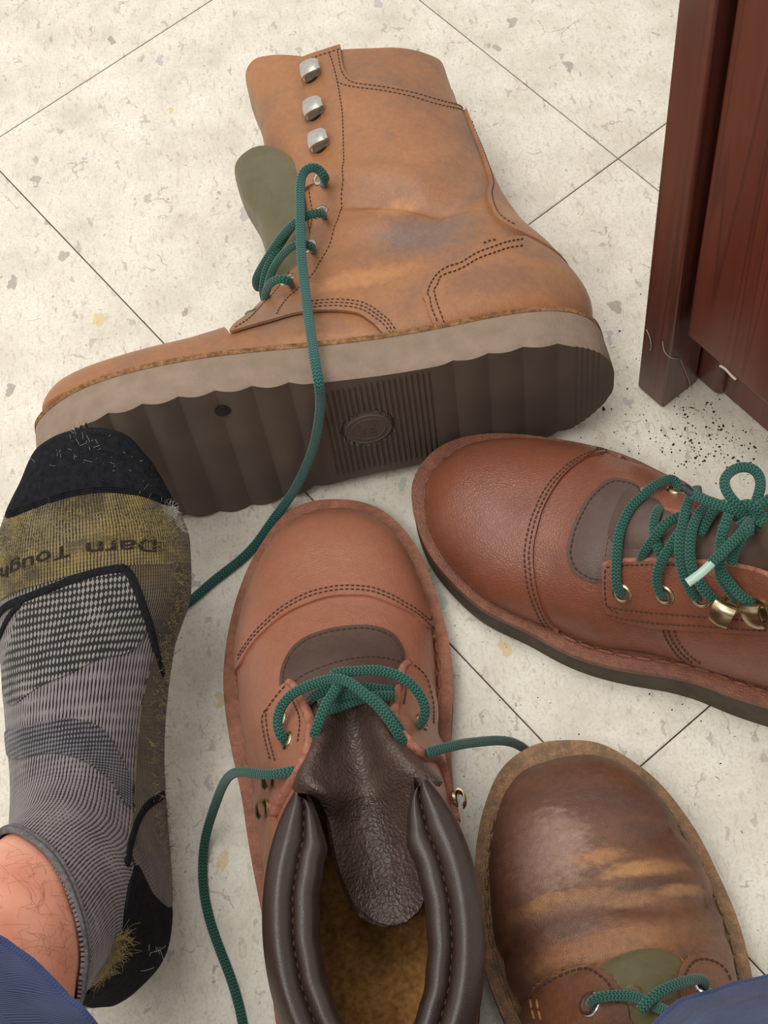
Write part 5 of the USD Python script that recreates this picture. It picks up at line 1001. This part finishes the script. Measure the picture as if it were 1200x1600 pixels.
brown[10:46, 1] -= .16; low_ = 0
sk('side_panel', brown, .0014, KNIT_BROWN, label='brown fuzzy side panel')
low = between([(206, 1262), (228, 1250), (252, 1240), (258, 1290), (266, 1345), (268, 1400), (262, 1440), (222, 1390), (205, 1355), (196, 1330)])
low[10:31, 1] -= .14
sk('side_panel', low, .0014, KNIT_BROWN, label='brown fuzzy heel side panel')
aband = between([(0, 1160), (30, 1140), (80, 1128), (125, 1128), (160, 1145), (182, 1180), (196, 1215), (199, 1260), (188, 1255), (172, 1228), (150, 1206), (120, 1188), (80, 1180), (40, 1186), (4, 1200)])
sk('ankle_band', aband, .0013, KNIT_BAND, label='darker knitted ankle band')
heel = between([(208, 1355), (225, 1388), (245, 1412), (266, 1425), (270, 1455), (258, 1490), (236, 1518), (204, 1540), (170, 1552), (140, 1558), (125, 1552), (150, 1530), (176, 1495), (186, 1450), (192, 1400)])
heel[15:60, 1] = np.maximum(heel[15:60, 1] - .12, -.985)
sk('heel_patch', heel, .0016, WOOL_BLACK, label='black wool heel', uv=False)
for k_, px in enumerate(([(2, 965), (14, 950), (40, 938), (90, 918), (140, 900), (186, 890)], [(186, 888), (200, 898), (212, 925), (222, 955), (232, 990), (240, 1025), (248, 1055)], [(2, 1020), (10, 985), (22, 962), (38, 945)], [(248, 1243), (230, 1254), (214, 1272), (204, 1295), (196, 1325), (190, 1352)])):
    q = K_.curve(px, 6); w = .0042 if k_ != 2 else .003
    P = K_.line(q, .0026); up = np.array([K_.frame(x)[3] for x in q]); up = up[np.linspace(0, len(up) - 1, len(resample(P, .0015))).round().astype(int)]
    person.part('black_stripe', tube(P, w, .0012, up=up)[0], WOOL_BLACK, True, under=sock)
# knitted words, read from the toe end
def word(txt, px_a, px_b, h):
    a, b = K_.pick([px_a, px_b]); v_, f_ = verts(meshkit.text_mesh(txt, 1.0, .08, bold=True)); x0, x1 = v_[:, 0].min(), v_[:, 0].max()
    t = (v_[:, 0] - x0) / (x1 - x0); uv = a + t[:, None] * (b - a); up = h / K_.su
    u = uv[:, 0] + v_[:, 1] * up; P = K_.S(u, uv[:, 1]); N = K_.N(u, uv[:, 1])
    person.part('sock_lettering', (P + N * (.0026 + v_[:, 2:] * .004), f_), YARN, 40, under=sock)
word('Darn', (240, 846), (136, 852), 4.3); word('Tough', (112, 853), (8, 890), 4.3)
# ribs of the cuff
cu = np.column_stack([np.interp(np.linspace(0, 1, 160), np.linspace(0, 1, len(cuff_full)), cuff_full[:, k]) for k in (0, 1)])
person.part('cuff_edge', join([tube(K_.line(cu - [d, 0], .0014), .0030, .0022, seg=8)[0] for d in (.05, .2)]), GREY_YARN, True, under=sock)
# wool fuzz
def fuzz(n, pts, jit, l0, l1, mat, w, curl=.5):
    uv = K_.pick(pts); out = []
    for _ in range(n):
        a, b = uv[rng.integers(len(uv))], uv[rng.integers(len(uv))]
        q = a + (b - a) * rng.uniform(0, 1) * .35 + rng.normal(size=2) * jit; q[0] = np.clip(q[0], .1, K_.u1)
        P, X, Y, Z = K_.frame(q, .0022); d = unit(X * rng.normal() + Y * rng.normal() + Z * rng.uniform(.1, .9)); l = rng.uniform(l0, l1); e = rng.normal(size=3) * curl
        t = np.linspace(0, 1, 5)[:, None]; out.append(P + d * l * t + e * l * t * t * .6)
    person.curves('wool_fuzz', out, w, mat, under=sock)
fuzz(900, [(60, 760), (110, 720), (150, 690), (200, 720), (230, 760), (120, 760), (180, 750)], (.35, .05), .001, .0035, FUZZ_D, .00011)
fuzz(70, [(80, 740), (140, 690), (200, 730), (110, 700), (160, 740)], (.4, .06), .001, .004, FUZZ_L, .00014)
fuzz(1500, [(20, 860), (60, 800), (150, 790), (240, 810), (275, 850), (30, 900), (10, 840)], (.25, .05), .0012, .0042, FUZZ_D, .00010)
fuzz(1300, [(30, 840), (90, 815), (150, 800), (220, 810), (260, 830), (20, 880), (60, 830)], (.18, .04), .0015, .005, FUZZ, .00010)
fuzz(1100, [(275, 890), (270, 950), (255, 1010), (246, 1100), (240, 1200), (250, 1300), (262, 1380)], (.35, .03), .001, .0036, FUZZ_D, .00010)
fuzz(1200, [(270, 880), (280, 920), (265, 960), (250, 1000), (245, 1080), (230, 1180), (240, 1290), (262, 1330), (255, 1380)], (.3, .02), .001, .004, FUZZ, .00010)
fuzz(320, [(262, 800), (272, 820), (255, 805)], (.1, .015), .001, .0045, FUZZ_L, .00010)
fuzz(320, [(165, 1500), (150, 1520), (175, 1480), (182, 1460)], (.15, .015), .003, .009, FUZZ, .00012, .25)
fuzz(10, [(215, 1510), (225, 1480), (240, 1470)], (.1, .015), .004, .009, FUZZ_L, .00022)
# hair on the shin
uvh = K_.pick([(20, 1350), (60, 1380), (90, 1430), (100, 1480), (40, 1430), (20, 1470), (70, 1500), (90, 1520)]); hs = []
for _ in range(150):
    q = uvh[rng.integers(8)] * [1, 1] + rng.normal(size=2) * [.5, .06]; P, X, Y, Z = K_.frame(q, -.0012)
    d = unit(-X * .9 + Y * rng.normal() * .7 + Z * .25); e = (Y * rng.normal() * .9 + X * rng.normal() * .4); l = rng.uniform(.004, .011); t = np.linspace(0, 1, 7)[:, None]
    hs.append(P + d * l * t + e * l * t * t * .7 - Z * l * t * t * .12)
person.curves('shin_hair', hs, .00008, HAIR)
# trousers
def leg_tube(path, rad, seed, th=.0022, nv=72):
    path = crom(path, 10); n = len(path); T = unit(np.gradient(path, axis=0)); X = unit(np.cross(T, [.2, 1., .1])); Y = np.cross(T, X)
    a = np.linspace(0, 2 * np.pi, nv, endpoint=False); r = np.interp(np.linspace(0, 1, n), np.linspace(0, 1, len(rad)), rad)
    D = np.cos(a)[None, :, None] * X[:, None] + np.sin(a)[None, :, None] * Y[:, None]
    P = path[:, None] + D * r[:, None, None]
    P = P + D * ((meshkit.fbm(P * 26, 3, seed) - .5) * .022)[..., None]
    Q = P - D * th; k = n * nv
    i, j = np.meshgrid(np.arange(n - 1), np.arange(nv), indexing='ij'); j2 = (j + 1) % nv
    o = np.stack([i * nv + j, i * nv + j2, (i + 1) * nv + j2, (i + 1) * nv + j], -1).reshape(-1, 4)
    jj = np.arange(nv); j3 = (jj + 1) % nv; e = (n - 1) * nv
    f = np.vstack([o, o[:, ::-1] + k, np.stack([jj, jj + k, j3 + k, j3], 1), np.stack([e + jj, e + j3, e + j3 + k, e + jj + k], 1)])
    f = np.vstack([f[:, [0, 1, 2]], f[:, [0, 2, 3]]]); W = np.vstack([P.reshape(-1, 3), Q.reshape(-1, 3)])
    if trimesh.Trimesh(W, f, process=False).volume < 0: f = f[:, ::-1]
    return (W, f), P[0]
hemL = np.array([-.1945, .0965, .2099]); hemR = np.array([.1014, .0211, .1649])
tL, rimL = leg_tube([hemL, hemL * .6 + np.array(knL) * .4, np.array(knL) + [0, -.0, -.02]], [.070, .078, .085], 21); tR, rimR = leg_tube([hemR, hemR * .6 + np.array(knR) * .4, np.array(knR) + [0, 0, -.02]], [.084, .084, .085], 22)
up_m = bone(knL, hpL, .083, .105) + bone(hpL, hpR, .112, .112) + bone(hpR, knR, .105, .083) + bone(hpL, (-.02, -.50, .66), .11, .14) + bone(hpR, (-.02, -.50, .66), .11, .14)
tr = person.part('trousers', join([tL, tR, up_m]), NAVY, 60, label='navy trousers')
for rm, hm in ((rimL, hemL), (rimR, hemR)):
    loop = np.vstack([rm, rm[:1]]); c = rm.mean(0); person.part('hem', tube(loop + (c - loop) * .012, .0042, .0042, seg=8, close=False)[0], NAVY, True, under=tr)
